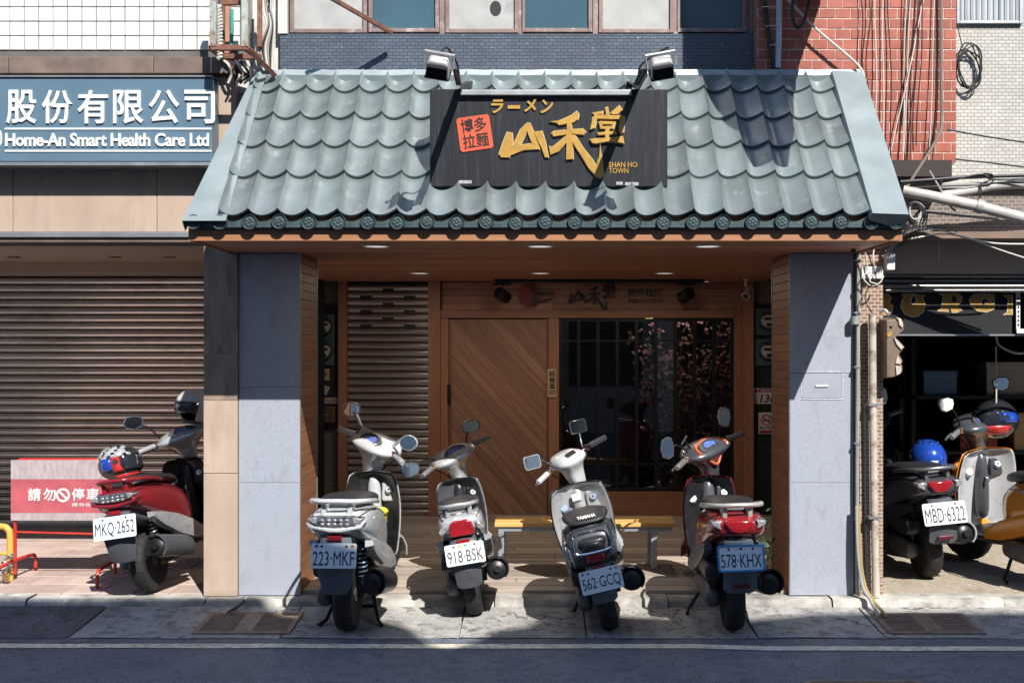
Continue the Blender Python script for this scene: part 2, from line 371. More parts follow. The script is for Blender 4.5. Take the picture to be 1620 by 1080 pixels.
kb = MB(); kb.box(-14, 14, -.10, .05, -.1, .04); kb = struct(kb.build('kerb', kerbmat))
x = -8.0
while x < 9:
    L_ = rnd.uniform(.8, 1.3); mb = MB(); m = 8; vs = []
    dz = rnd.uniform(-.006, .004); fy = rnd.uniform(-.01, .01)
    for k in range(m + 1):
        xx = x + .004 + (L_ - .008) * k / m; jj = rnd.uniform(-.008, .008)
        vs += [(xx, -.135 + fy + jj, .035), (xx, -.118 + fy + jj, .083 + dz), (xx, -.098 + fy + jj * .5, .098 + dz), (xx, .06, .1 + dz)]
    mb.add(vs, [(k * 4 + j, (k + 1) * 4 + j, (k + 1) * 4 + j + 1, k * 4 + j + 1) for k in range(m) for j in range(3)])
    mb.build('kerb_stone', kerbmat, kb, smooth=True, sharp=60); x += L_
# drain grates
def grate(loc_px0, loc_px1, y0, y1, label):
    xa, xb = loc_px0, loc_px1
    t = thing('drain_grate', label, 'drain', ((xa + xb) / 2, (y0 + y1) / 2, .03), 'drain grates in the gutter')
    zt = .034; t.location.z = .02; t.rotation_euler.x = .072
    fr = MB(); th = .035
    for bx in ((xa, xb, y0, y0 + th), (xa, xb, y1 - th, y1), (xa, xa + th, y0 + th, y1 - th), (xb - th, xb, y0 + th, y1 - th), ((xa + xb) / 2 - .06, (xa + xb) / 2 + .06, y0 + th, y1 - th)):
        fr.box(*bx, .0, zt)
    fr.build('frame', iron, t, bevel=.003)
    pit = MB(); pit.box(xa + .01, xb - .01, y0 + .01, y1 - .01, -.02, .0225); pit.build('pit', darkroom, t)
    me = None; mid = (xa + xb) / 2
    for h in range(2):
        a, b = ((xa + th, mid - .06), (mid + .06, xb - th))[h]; nb = 11
        me = bevelbox_mesh('bar', b - a, (y1 - y0 - 2 * th) / nb * .45, .009, .002, iron)
        for k in range(nb): piece(me, 'bar', t, ((a + b) / 2, y0 + th + (k + .5) * (y1 - y0 - 2 * th) / nb, zt - .006))
grate(X(318, -.5), X(470, -.5), -.72, -.27, 'rusty drain grate in front of the blue-grey pillar by the granite column')
grate(X(1392, -.5), X(1540, -.5), -.72, -.30, 'rusty drain grate in front of the garage opening')
mh = thing('manhole_cover', 'rectangular iron access cover set into the asphalt road', 'manhole', (1.75, -2.05, 0))
mb = MB()
def rrect(x0, x1, y0, y1, r, n=5):
    out = []
    for cx, cy, a0 in ((x1 - r, y1 - r, 0), (x0 + r, y1 - r, 90), (x0 + r, y0 + r, 180), (x1 - r, y0 + r, 270)):
        for k in range(n + 1): a = R(a0 + 90 * k / n); out.append((cx + r * math.cos(a), cy + r * math.sin(a)))
    return out
o_ = rrect(1.40, 2.05, -2.32, -1.72, .07); i_ = rrect(1.43, 2.02, -2.29, -1.75, .05)
mb.loft([[(p[0], p[1], -.02) for p in o_], [(p[0], p[1], .008) for p in o_], [(p[0], p[1], .008) for p in i_], [(p[0], p[1], .003) for p in i_]], False)
mb.build('rim', iron, mh)
mb = MB(); mb.add([(p[0], p[1], .004) for p in i_], [tuple(range(len(i_)))]); mb.build('lid', iron, mh)
mb = MB()
for i in range(14):
    for j in range(13): mb.box(1.45 + i * .04, 1.472 + i * .04, -2.275 + j * .04, -2.253 + j * .04, .003, .009)
mb.build('stud_pattern', iron, mh)

# paving in front of the left shopfront
pv = MB(); pv.box(-9, -2.1, .06, 4, -.1, .088); pv = struct(pv.build('pavement', grout))
pt = bevelbox_mesh('paver', .243, .293, .03, .003, pinktile)
for r in range(10):
    for c in range(13):
        xx = -2.22 - c * .25 - (.125 if r % 2 else 0); yy = .21 + r * .3
        piece(pt, 'paver', pv, (xx, yy, .0865 + rnd.uniform(-.001, .0015)))
gf = MB(); gf.box(2.30, 9, .055, 9, -.1, .105); struct(gf.build('garage_floor', pebble))
# timber-look deck under the canopy
dk = MB(); dk.box(-2.1, 2.31, .06, 3.45, -.1, .10); dk = struct(dk.build('deck_floor', grout))
y = .065; r = 0
while y < 3.36:
    x0, x1 = (-1.668, 1.712) if y < .63 else (-2.08, 2.295)
    xs = [x0] + sorted(rnd.uniform(x0 + .5, x1 - .5) for _ in range(2)) + [x1]
    if xs[2] - xs[1] < .4: xs.pop(1)
    for a, b in zip(xs, xs[1:]):
        mb = MB(); mb.box(a + .002, b - .002, y + .002, y + .146, .09, .121 + .014 * y + rnd.uniform(0, .0015)); mb.build('plank', deckwood, dk, bevel=.0025)
    y += .148

# ------------------------------------------------------------------ opposite side of the street (shades the road)
op = thing('opposite_building', 'plain tiled block across the street behind the viewer', 'building', (0, -10.6, 0))
YB = -10.6
def sh(Xg, Yg): t = (Yg - YB) ; return (Xg + .435 * t, 1.0 * t)
prof = [(-32, .05), (-5, .03), (-3.2, .02), (-1.95, .06), (-1.75, -.30), (-1.35, -.42), (-1.05, -.40), (-.82, -.62), (-.66, -1.0), (-.56, -1.04), (-.42, -.88), (-.30, -.62), (-.12, -.55), (.0, -.32), (.5, -.28),
        (.9, -.34), (1.3, -.40), (1.75, -.24), (2.3, -.20), (3.2, -.22), (30, -.2)]
pl = [sh(a, b) for a, b in prof]
mb = MB(); mb.prism([(pl[0][0], -.05)] + pl + [(pl[-1][0], -.05)], YB - .22, YB); mb.build('wall', M('opposite_wall', (.34, .35, .37), .7, var=.15, vs=1.5), op)
winmat = M('opposite_window', (.05, .06, .07), .1, 0, var=.2)
mb = None
for i in range(-4, 5):
    for j in range(3):
        mb = MB(); xx = 4 + i * 2.6; mb.box(xx - .8, xx + .8, YB - .02, YB + .03, 1.0 + j * 3.1, 2.6 + j * 3.1); mb.build('window', winmat, op)
for i in range(-4, 5):
    mb = MB(); xx = 2.7 + i * 2.6; mb.box(xx - .22, xx + .22, YB - .02, YB + .12, 0, 9.2); mb.build('pilaster', whitetile, op)

# ------------------------------------------------------------------ left office building
ob = thing('office_building', 'white tiled building with beige granite fascia and tan roller shutter', 'building', (-4.5, 0, 0))
mb = MB(); mb.box(-12, -2.03, .035, 7, 3.05, 8.5); mb.build('wall', MOSAIC('white_tile_far', (.66, .65, .62), (.6, .59, .56), (.14, .13, .12), .099, .099, .06, offset=0., plane='xz', rough=.25), ob)
tw = bpy.data.objects['wall'] if False else None
uw = MB(); uw.box(-4.6, -2.03, .012, .04, 3.79, 4.5); uw = uw.build('tile_backing', grout, ob)
wt = bevelbox_mesh('tile', .0935, .014, .0935, .0025, whitetile)
px0 = X(15); pz0 = Z(11)
for i in range(-6, 18):
    for j in range(-5, 5):
        xx = px0 + (i + .5) * .0995; zz = pz0 - (j + .5) * .1
        if xx > -2.08 or zz < 3.84: continue
        piece(wt, 'tile', uw, (xx + rnd.uniform(-.0008, .0008), .009 + rnd.uniform(-.001, .001), zz))
for a, b in ((-6.6, X(-330)), (X(-330) + .004, X(23)), (X(23) + .004, X(250)), (X(250) + .004, -2.105)):
    mb = MB(); mb.box(a, b, -.10, .04, Z(121.5), Z(96)); mb.build('ledge_panel', graniteD, ob, bevel=.004)
    mb = MB(); mb.box(a, b, -.03, .04, 2.605, Z(123)); mb.build('granite_panel', granite, ob, bevel=.003)
mb = MB(); mb.box(-6.6, -2.1, -.07, .06, 2.565, 2.6); mb.build('edge_trim', alu, ob, bevel=.003)
mb = MB(); mb.box(-6.6, -2.1, -.05, .10, 2.535, 2.563); mb.build('edge_trim', graniteD, ob)
# ceiling of the arcade with a raised tray
mb = MB(); mb.box(-9, -2.1, .1, 1.0, 2.52, 2.62); mb.box(-9, -2.1, 2.6, 3.3, 2.50, 2.62); mb.box(-9, -2.1, 1.0, 2.6, 2.60, 2.66)
mb.box(-2.6, -2.1, 1.0, 2.6, 2.52, 2.62); mb.build('ceiling', beige, ob)
slp = [(0, 0), (-.010, .005), (-.019, .016), (-.027, .034), (-.024, .05), (-.010, .062), (.0, .066), (.004, .0665), (.004, 0)]
def slat_mesh(x0, x1, pitch, mat):
    k = pitch / .0725; mb = MB(); mb.loft([[(x, p[0], p[1] * k) for p in slp] for x in (x0, x1)]); me = mb.mesh('slat')
    bm = bmesh.new(); bm.from_mesh(me); bmesh.ops.recalc_face_normals(bm, faces=bm.faces); bm.to_mesh(me); bm.free()
    me.materials.append(mat); me.shade_smooth(); me.set_sharp_from_angle(angle=R(50)); return me
shu = MB(); shu.box(-9, -2.1, 3.16, 3.2, .09, 2.52); shu = shu.build('roller_shutter', blackmetal, ob)
sm = slat_mesh(-3.4, 1.05, .0725, shutterT)
for k in range(33): piece(sm, 'slat', shu, (-3.3, 3.15, .10 + k * .0725))
mb = MB(); mb.box(-9, -2.1, 3.10, 3.15, .09, .12); mb.build('bottom_rail', alu, shu)
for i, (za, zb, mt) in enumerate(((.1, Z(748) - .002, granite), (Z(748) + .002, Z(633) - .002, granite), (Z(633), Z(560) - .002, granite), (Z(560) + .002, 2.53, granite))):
    mb = MB(); mb.box(X(324), -2.096, -.03, .60, za, zb); mb.build('column_panel', graniteshade if i > 1 else granite, ob, bevel=.003)  # upper panels coloured darker for the canopy shade, split at its edge
for px_ in (-160, 105, 265 - 110, 270, 272 - 10):
    pass
for k, px_ in enumerate((22, 182, 268)):
    yy = 1.9; mb = MB(); mb.lathe([(.001, 0), (.05, 0), (.055, .012), (.055, .03)], Matrix.Translation((X(px_, yy), yy, 2.582)), 20)
    tag(mb.build('ceiling_light', M('bronze_trim', (.12, .07, .05), .5)), 'small round bronze ceiling light above the tan shutter, %s' % ('at the photo edge', 'middle one of three', 'next to the granite column')[k], 'light', 'lights over the tan shutter')

# sign of the office building
sg = thing('shop_sign', 'long grey-blue signboard with white company name on the office building', 'sign', (-3.2, -.15, 3.05))
signblue = M('sign_blue', (.105, .175, .235), .35, var=.06, vs=2, dirt=((.16, .22, .27), .55, .8, 3., .4))
YS = -.20; mb = MB(); mb.box(-6.2, X(336, YS), YS, -.04, Z(256, YS), Z(123, YS)); mb.build('sign_box', signblue, sg, bevel=.006)
mb = MB(); mb.box(-6.2, X(336, YS), YS - .012, -.03, Z(262, YS), Z(257, YS)); mb.box(-6.2, X(336, YS), YS - .012, -.03, Z(122.5, YS), Z(120, YS)); mb.build('sign_trim', tin, sg)
signwhite = M('sign_white', (.80, .80, .78), .4, var=.02)
for i, ch in enumerate('股份有限公司'):
    a = 11 + i * 56.3
    text_mb(ch, X(a, YS), X(a + 48, YS), Z(196, YS), Z(143, YS), YS - .0005, .012, .013).build('lettering', signwhite, sg)
text_mb('Home-An Smart Health Care Ltd', X(9, YS), X(331, YS), Z(232, YS), Z(211, YS), YS - .0005, .01, .022, spacing=.95).build('lettering', signwhite, sg)
mb = MB()
for p in (204, 239): mb.box(X(8, YS), X(335, YS), YS - .006, YS - .0005, Z(p + 1.4, YS), Z(p - 1.4, YS))
mb.build('underline', signwhite, sg)
mb = MB(); mb.tube([at(0, 207, YS), at(2.2, 214, YS), at(2.0, 226, YS), at(-1, 231, YS)], .006, 6); mb.build('lettering', signwhite, sg)

# ------------------------------------------------------------------ ramen shop building
rb = thing('restaurant_building', 'ramen shop front with teal tiled canopy, blue-grey pillars and timber lining', 'building', (0, 1, 0))
XL0, XL1, XR0, XR1 = X(378), X(474), X(1250), X(1350); ZC = 2.464
for (a, b) in ((XL0, XL1), (XR0, XR1)):
    pil = MB(); pil.box(a + .012, b - .012, .012, .60, .1, ZC - .002); pil = pil.build('pillar', grout, rb)
    zs = [.1, Z(763), Z(590) if b > 0 else Z(612), ZC - .004]
    for z0, z1 in zip(zs, zs[1:]):
        mb = MB(); mb.box(a, b, 0, .013, z0 + .0012, z1 - .0012); mb.build('panel', pillarmat, pil, bevel=.0015)
    s = 1 if b < 0 else -1; xi = b if b < 0 else a
    k = 0; z = .102
    while z < ZC - .01:
        mb = MB(); x_a, x_b = sorted((xi - s * .013, xi + s * .0015)); mb.box(x_a, x_b, .018, .598, z + .0012, min(z + .0605, ZC - .004)); mb.build('plank', sidewood, pil, bevel=.002); z += .062
    for yy in (.004, .605):
        mb = MB(); x_a, x_b = sorted((xi - s * .01, xi + s * .006)); mb.box(x_a, x_b, yy, yy + .013, .1, ZC - .003); mb.build('corner_trim', tin, pil)
    xo = a if b < 0 else b
    mb = MB(); x_a, x_b = sorted((xo, xo + s * .012)); mb.box(x_a, x_b, .014, .62, .1, ZC - .003); mb.build('side_panel', pillarmat, pil)
mb = MB()
for (p, q) in (((1268, 588), (1333, 588)), ((1268, 631), (1333, 631))): mb.box(X(p[0]), X(q[0]), -.0035, .0, Z(p[1]) - .004, Z(p[1]) + .004)
for p in (1268, 1333): mb.box(X(p) - .004, X(p) + .004, -.0035, 0, Z(627), Z(592))
mb.build('meter_hatch_frame', M('worn_white', (.46, .48, .52), .6, var=.25, vs=30), rb)
mb = MB(); mb.box(X(1270), X(1331), -.003, 0, Z(629), Z(590)); mb.build('meter_hatch', M('hatch_grey', (.33, .36, .42), .5, var=.1), rb)
mb = MB(); mb.box(X(1290), X(1310), -.012, -.003, Z(611.5), Z(609)); mb.build('hatch_handle', white, rb)

# soffit, fascia
sof = MB(); sof.box(-2.115, 2.16, -.985, 3.40, ZC + .012, ZC + .06); sof = sof.build('soffit', ceilwood, rb)
y = -.985
while y < 3.38:
    xs = [-2.115] + sorted(rnd.uniform(-1.6, 1.6) for _ in range(1)) + [2.16]
    for a, b in zip(xs, xs[1:]):
        mb = MB(); mb.box(a + .001, b - .001, y + .0015, y + .1185, ZC, ZC + .014); mb.build('plank', ceilwood, sof)
    y += .12
mb = MB(); mb.box(-2.118, 2.163, -1.005, -.985, ZC - .012, 2.60); mb.build('fascia_board', fasciawood, rb, bevel=.003)
for s, xe in ((-1, -2.118), (1, 2.163)):
    mb = MB(); mb.box(min(xe, xe + s * .016), max(xe, xe + s * .016), -1.004, -.02, ZC - .012, 2.60); mb.build('side_board', fasciawood, rb)
# mass of the upper storeys
mb = MB(); mb.box(-2.03, 1.5, .13, 7, 2.6, 8.5); mb.build('upper_wall', plaster, rb)
mb = MB(); mb.box(X(440), 1.479, .06, .12, 3.45, Z(50)); mb.build('blue_tile_band', bluemos, rb)
mb = MB(); mb.box(X(437), X(452), .05, .13, Z(50), 8); mb.build('plaster_strip', plaster, rb)

# roof -------------------------------------------------------
EB = Vector((0, -1.05, 2.565)); ET = Vector((0, -.10, 3.625)); SL = (ET - EB); LEN = SL.length; UP = SL.normalized(); NRM = Vector((1, 0, 0)).cross(UP)
if NRM.z < 0: NRM = -NRM
def roofp(x, s, h=0.): p = EB + UP * (s * LEN) + NRM * h; return (x, p.y, p.z)
roof = MB(); roof.add([roofp(-2.12, -.0, -.03), roofp(2.165, -.0, -.03), roofp(2.165, 1.02, -.03), roofp(-1.9, 1.02, -.03), (-2.12, -.99, 2.5), (2.165, -.99, 2.5), (2.165, .05, 2.5), (-1.9, .05, 2.5), (-1.9, .05, 3.6), (2.165, .05, 3.6)],
    [(0, 1, 2, 3), (4, 5, 1, 0), (1, 5, 6, 9, 2), (0, 3, 8, 7, 4), (3, 2, 9, 8)])
roof = roof.build('roof', tealdark, rb)
PITCH = .1775; NW = 22; RX0 = -1.93; AMP = .056
def wave(u): # crest at u=0 and 1, broad trough between, steeper on one flank
    s = math.sin(math.pi * max(u, 0) ** .78); return AMP * (1 - s ** .85) if s > 0 else AMP
edges = [.02, .272, .482, .69, .895, 1.03]
tile_mats = {}
for r in range(5):
    s0, s1 = edges[r] - .0, edges[r + 1] + .02
    K = 14; mb = MB(); vs = []
    ln = (s1 - s0) * LEN
    for u in range(K + 1):
        uu = u / K; hw_ = wave(uu)
        for (t, h) in ((0, .010), (.0, .026), (.04, .027), (.35, .018), (1, .002)):
            p = UP * (t * ln) + NRM * (h + hw_ * (1 if h > 0 else 1)); vs.append((uu * PITCH, p.y, p.z))
    mb.add(vs, [(u * 5 + j, (u + 1) * 5 + j, (u + 1) * 5 + j + 1, u * 5 + j + 1) for u in range(K) for j in range(4)])
    me = mb.mesh('tile'); bm = bmesh.new(); bm.from_mesh(me); bmesh.ops.recalc_face_normals(bm, faces=bm.faces); bm.to_mesh(me); bm.free()
    me.materials.append(teal); me.shade_smooth(); me.set_sharp_from_angle(angle=R(38))
    for c in range(NW): piece(me, 'tile', roof, roofp(RX0 + c * PITCH, s0, rnd.uniform(0, .0035)))
# end caps on the eave
capprof = [(.001, .0), (.030, .0), (.034, -.004), (.036, -.004), (.040, .004), (.043, .006), (.0455, .0), (.0455, -.05), (.001, -.05)]
capm = MB(); Tcap = Matrix.Rotation(R(90), 4, 'X'); capm.lathe(capprof, Tcap, 22)
for k in range(6):
    a = k * math.pi / 3 + .3; c = Vector((.019 * math.cos(a), -.001, .019 * math.sin(a))); capm.ell(c, .009, .0028, .009, 8, 5)
capm.ell((0, -.002, 0), .009, .006, .009, 8, 5)
cme = capm.mesh('end_cap'); bm = bmesh.new(); bm.from_mesh(cme); bmesh.ops.recalc_face_normals(bm, faces=bm.faces); bm.to_mesh(cme); bm.free()
cme.materials.append(tealdark); cme.shade_smooth(); cme.set_sharp_from_angle(angle=R(35))
for c in range(-1, NW + 2): piece(cme, 'end_cap', roof, (RX0 + c * PITCH + (.02 if c == -1 else 0) - (.03 if c > NW else 0), -1.06, 2.562 + rnd.uniform(-.003, .003)))
mb = MB() # scalloped closer between the caps
for c in range(-1, NW + 1):
    poly = [];
    for k in range(9): u = k / 8; poly.append((RX0 + (c + u) * PITCH, 2.53))
    for k in range(8, -1, -1): u = k / 8; poly.append((RX0 + (c + u) * PITCH, 2.565 + wave(u) * .9))
    mb.prism(poly, -1.045, -1.03)
mb.build('eave_closer', tealdark, roof)
mb = MB(); mb.add([roofp(-2.145, -.02, .03), roofp(-1.885, -.02, .03), roofp(-1.885, .3, .03), roofp(-1.87, 1.03, .05), roofp(-1.95, 1.03, .05), roofp(-2.145, -.02, -.05), roofp(-1.95, 1.03, -.05)],
    [(0, 1, 2, 3, 4), (0, 4, 6, 5)]); mb.build('hip_flashing', tealflash, roof, solid=.004)
mb = MB(); mb.add([roofp(1.955, -.015, .03), roofp(1.955, 1.0, .03), roofp(1.965, 1.0, .085), roofp(2.175, 1.0, .075), roofp(2.18, -.015, .075), roofp(1.965, -.015, .085), roofp(2.185, 1.0, -.05), roofp(2.185, -.015, -.05)],
    [(0, 1, 2, 5), (5, 2, 3, 4), (4, 3, 6, 7), (0, 5, 4, 7)]); mb.build('hip_flashing', tealflash, roof, solid=.004)
for xx, yy in ((-2.10, 0), (2.165, 0)): pass
mb = MB(); vs = []
prof_ = ((-.055, -.118, 3.600), (-.05, -.135, 3.66), (-.04, -.12, 3.70), (0, .07, 3.728))
for k in range(41):
    xx = -1.93 + 4.10 * k / 40; j = rnd.uniform(-.004, .004)
    for q, (a, yy, zz) in enumerate(prof_): vs.append((xx, yy + j * (q < 3), zz + j))
mb.add(vs, [(k * 4 + j, (k + 1) * 4 + j, (k + 1) * 4 + j + 1, k * 4 + j + 1) for k in range(40) for j in range(3)]); mb.build('ridge_flashing', tealflash, roof, smooth=True, sharp=25)
mb = MB()
for k in range(60):
    xx = -1.9 + 3.35 * k / 60 + rnd.uniform(-.02, .02); mb.ell((xx, .045, 3.728), .045, .015, .008 + rnd.uniform(0, .006), 8, 4)
mb.build('mortar_bead', concrete, roof, smooth=True)

# upper windows
uwin = [(455, 578, 0), (580, 693, 1), (703, 820, 0), (824, 938, 1), (948, 1068, 0), (1072, 1184, 1)]
winframe = M('window_frame', (.24, .17, .155), .55, .3, var=.2, vs=10, dirt=((.52, .46, .42), .55, .7, 14., .8))
frost = M('frosted_pane', (.42, .42, .40), .35, var=.12, vs=7, dirt=((.22, .22, .22), .6, .8, 5., .7))
bluepane = M('blue_pane', (.06, .12, .155), .12, var=.15, vs=2)
for i, (a, b, bl) in enumerate(uwin):
    win = MB(); th = .028; x0, x1 = X(a), X(b); z0, z1 = Z(48 - (i % 2) * 2), 4.9; yy = .08 if bl else .065
    for bx in ((x0, x0 + th, z0, z1), (x1 - th, x1, z0, z1), (x0 + th, x1 - th, z0, z0 + th), (x0 + th, x1 - th, z1 - th, z1)): win.box(bx[0], bx[1], yy, yy + .045, bx[2], bx[3])
    win = win.build('window', winframe, rb, bevel=.003)
    mb = MB(); mb.box(x0 + th * .8, x1 - th * .8, yy + .02, yy + .026, z0 + th * .8, z1 - th); mb.build('pane', bluepane if bl else frost, win)
mb = MB()
for a in (698, 822, 943, 1070): mb.box(X(a) - .018, X(a) + .018, .08, .12, Z(50), 4.9)
mb.box(X(452), X(1192), .112, .128, Z(50), 4.95); mb.build('window_mullion', winframe, rb)
mb = MB(); mb.ell(at(784, 14, .085), .04, .0022, .055, 14, 8); mb.build('pane_stain', M('stain', (.03, .035, .035), .8, var=.3, vs=40), rb)

# rear wall under the canopy ------------------------------------------------
YW = 3.37
def bw(name, px0, px1, py0, py1, mat, y0=YW, y1=YW + .1, parent=rb, bevel=.003, ref=YW):
    m_ = MB(); m_.box(X(px0, ref), X(px1, ref), y0, y1, Z(py1, ref), Z(py0, ref)); return m_.build(name, mat, parent, bevel=bevel)
bw('rear_wall', 480, 543, 430, 830, creambrick, YW + .05, YW + .12)
bw('rear_wall', 1188, 1228, 430, 830, creambrick, YW + .05, YW + .12)
for a, b in ((536, 549), (678, 697), (1175, 1191), (1161, 1174.6)):
    bw('post', a, b, 440, 818, framewood, YW - .05 if a != 1161 else YW - .02, YW + .08)
bw('header_beam', 697.2, 1161, 491, 503, beamwood, YW - .04, YW + .08)
for k in range(4):
    ya, yb = 446 + k * 11.3, 446 + (k + 1) * 11.3 - .3
    c = 900 + rnd.uniform(-60, 60)
    bw('sign_plank', 700, c, ya, yb, boardwood, YW - .015 + rnd.uniform(0, .004)); bw('sign_plank', c + .3, 1161, ya, yb, boardwood, YW - .015 + rnd.uniform(0, .004))
bw('gap_strip', 697.2, 699.8, 446, 491, blackmetal, YW + .02)
bw('door_jamb', 697.2, 709, 503.3, 818, framewood, YW - .02)
bw('door_stile', 867.5, 884.5, 503.3, 818, framewood, YW - .03)
bw('apron_panel', 884.8, 1161, 777, 818, beamwood, YW - .02)
shg = bw('roller_shutter', 549.3, 677.7, 440, 818, blackmetal, YW + .03, YW + .06)
sm = slat_mesh(X(549.5, YW), X(677.5, YW), .071, shutterG)
for k in range(32): piece(sm, 'slat', shg, (0, YW + .028, .165 + k * .071))
mb = MB()
for py_ in (447, 469.5, 492, 515):
    for px_ in ((579, 648)): mb.box(X(px_ - 9, YW), X(px_ + 9, YW), YW + .003, YW + .02, Z(py_ + 2, YW), Z(py_ - 2, YW))
for py_ in (458, 480.5, 503): mb.box(X(614 - 9, YW), X(614 + 9, YW), YW + .003, YW + .02, Z(py_ + 2, YW), Z(py_ - 2, YW))
mb.build('ventilation_slots', blackmetal, shg)
mb = MB(); mb.box(X(596, YW), X(631, YW), YW + .004, YW + .02, Z(573, YW), Z(570, YW)); mb.build('lift_handle', alu, shg)
# door with diagonal boards
dx0, dx1, dz0, dz1 = X(709.5, YW), X(867, YW), Z(815, YW), Z(503.5, YW)
door = MB(); door.box(dx0, dx1, YW + .02, YW + .05, dz0, dz1); door = door.build('door', framewood, rb)
def clip(poly, nx, nz, c):
    out = []
    for i in range(len(poly)):
        p, q = poly[i], poly[(i + 1) % len(poly)]; dp, dq = nx * p[0] + nz * p[1] - c, nx * q[0] + nz * q[1] - c
        if dp <= 0: out.append(p)
        if (dp < 0 < dq) or (dq < 0 < dp): t = dp / (dp - dq); out.append((p[0] + (q[0] - p[0]) * t, p[1] + (q[1] - p[1]) * t))
    return out
rect = [(dx0 + .03, dz0 + .01), (dx1 - .012, dz0 + .01), (dx1 - .012, dz1 - .012), (dx0 + .03, dz1 - .012)]
A_ = R(48); nx, nz = math.sin(A_), math.cos(A_); cs = [nx * p[0] + nz * p[1] for p in rect]; c = min(cs)
ddir = Matrix.Rotation(A_, 4, 'Y')
while c < max(cs):
    pg = clip(clip(rect, nx, nz, c + .0795), -nx, -nz, -(c + .001))
    if len(pg) >= 3:
        q = MB(); q.prism(pg, YW - .001 + rnd.uniform(0, .002), YW + .021)
        inv = ddir.inverted(); q.v = [tuple(inv @ (Vector(v) - Vector(rb.location))) for v in q.v]
        o = q.build('plank', doorwood, door, world=False); o.matrix_local = ddir
    c += .081
mb = MB(); mb.box(X(708, YW), X(712, YW), YW - .03, YW, Z(640, YW), Z(607, YW)); mb.build('handle', blackmetal, door, bevel=.004)
mb = MB(); mb.box(X(709.5, YW), X(867, YW), YW - .012, YW - .002, dz0, dz0 + .012); mb.build('threshold', alu, door)
# window with steel bars
win = MB(); wx0, wx1, wz0, wz1 = X(885, YW), X(1160.8, YW), Z(776.6, YW), Z(503.5, YW)
for bx in ((wx0, wx0 + .03, wz0, wz1), (wx1 - .03, wx1, wz0, wz1), (wx0 + .03, wx1 - .03, wz0, wz0 + .03), (wx0 + .03, wx1 - .03, wz1 - .03, wz1)): win.box(bx[0], bx[1], YW, YW + .05, bx[2], bx[3])
win = win.build('window', blackmetal, rb, bevel=.002)
mb = MB(); mb.box(wx0 + .02, wx1 - .02, YW + .03, YW + .036, wz0 + .02, wz1 - .02); mb.build('pane', GLASS('window_glass', (.75, .78, .8)), win)
for k in range(1, 9):
    px_ = 885 + k * 30.6; mb = MB(); mb.box(X(px_ - 2.6, YW), X(px_ + 2.6, YW), YW + .006, YW + .026, wz0 + .03, wz1 - .03); mb.build('bar', blackmetal, win)
for py_ in (539, 734):
    mb = MB(); mb.box(wx0 + .03, wx1 - .03, YW + .004, YW + .028, Z(py_ + 1.6, YW), Z(py_ - 1.6, YW)); mb.build('bar', blackmetal, win)
# dining room behind the glass
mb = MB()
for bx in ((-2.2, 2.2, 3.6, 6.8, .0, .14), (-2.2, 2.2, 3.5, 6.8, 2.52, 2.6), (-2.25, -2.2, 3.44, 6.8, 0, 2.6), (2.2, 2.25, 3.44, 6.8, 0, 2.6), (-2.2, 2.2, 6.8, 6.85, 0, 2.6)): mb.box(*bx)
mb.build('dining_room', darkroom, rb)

# ------------------------------------------------------------------ right-hand building with the garage
gb = thing('garage_building', 'building with red tiled upper wall over an open dark garage', 'building', (3.5, 0, 0))
YR = -.06
mb = MB(); mb.box(1.482, X(1512, YR), YR, .4, Z(258, YR), 8.2); rw = mb.build('red_wall', redgrout, gb)
rows_h = 16.3 * (CD + YR) / FOC; colw = 24.5 * (CD + YR) / FOC
bt = bevelbox_mesh('brick', colw - .0045, .016, rows_h - .007, .002, redtile)
zb = Z(258, YR); xr0, xr1 = 1.482, X(1512, YR)
for r in range(17):
    zc = zb + (r + .5) * rows_h; xx = xr0 - (colw / 2 if r % 2 else 0)
    while xx < xr1 - .01:
        a_, b_ = max(xx, xr0 - .004), min(xx + colw, xr1 + .004); yy = YR + .0045 + rnd.uniform(-.0012, .0012)
        if b_ - a_ > colw * .97: piece(bt, 'brick', rw, ((a_ + b_) / 2, yy, zc + rnd.uniform(-.0008, .0008)))
        elif b_ - a_ > .012: piece(bevelbox_mesh('brick', b_ - a_ - .0045, .016, rows_h - .007, .002, redtile), 'brick', rw, ((a_ + b_) / 2, yy, zc))
        xx += colw
mb = MB(); mb.box(1.4765, 1.4815, YR + .005, .13, zb, 4.8); mb.build('side_tiling', MOSAIC('red_side', (.30, .09, .06), (.36, .11, .07), (.40, .3, .25), .1, .062, .09, plane='yz'), gb)
mb = MB(); mb.box(2.0, X(1506, -.2), -.2, .3, Z(279, -.2), zb - .002); mb.build('wall_underside', M('underside_dark', (.05, .04, .035), .9), gb)  # dark-toned box along the foot of the red wall
mb = MB(); mb.box(2.20, 9, .02, 6, Z(290), 8.2); mb.build('white_wall', whitemos, gb)
mb = MB(); mb.box(2.20, 9, -.05, .02, Z(300), Z(289)); mb.build('ledge', concrete, gb, bevel=.01)
mb = MB(); mb.add([(2.19, -.0, Z(301)), (9, -.0, Z(301)), (9, .005, Z(366, -.1)), (2.19, .005, Z(366, -.1)), (2.19, .3, Z(301)), (9, .3, Z(301)), (9, .3, Z(366, -.1)), (2.19, .3, Z(366, -.1))],
    [(0, 1, 2, 3), (4, 5, 1, 0), (3, 2, 6, 7), (0, 3, 7, 4)]); mb.build('beam', greymos, gb)
mb = MB(); mb.box(2.19, 9, -.105, .1, Z(377, -.1), Z(366.5, -.1)); mb.build('beam_edge', M('brown_edge', (.22, .15, .11), .7, var=.2), gb)
mb = MB(); mb.box(X(1355), X(1397), 0, .62, .09, 2.6); mb.build('mosaic_column', brownmos, gb)
mb = MB(); mb.box(2.30, 2.355, .621, 7, .09, 2.6); mb.build('party_wall', creambrick, gb)
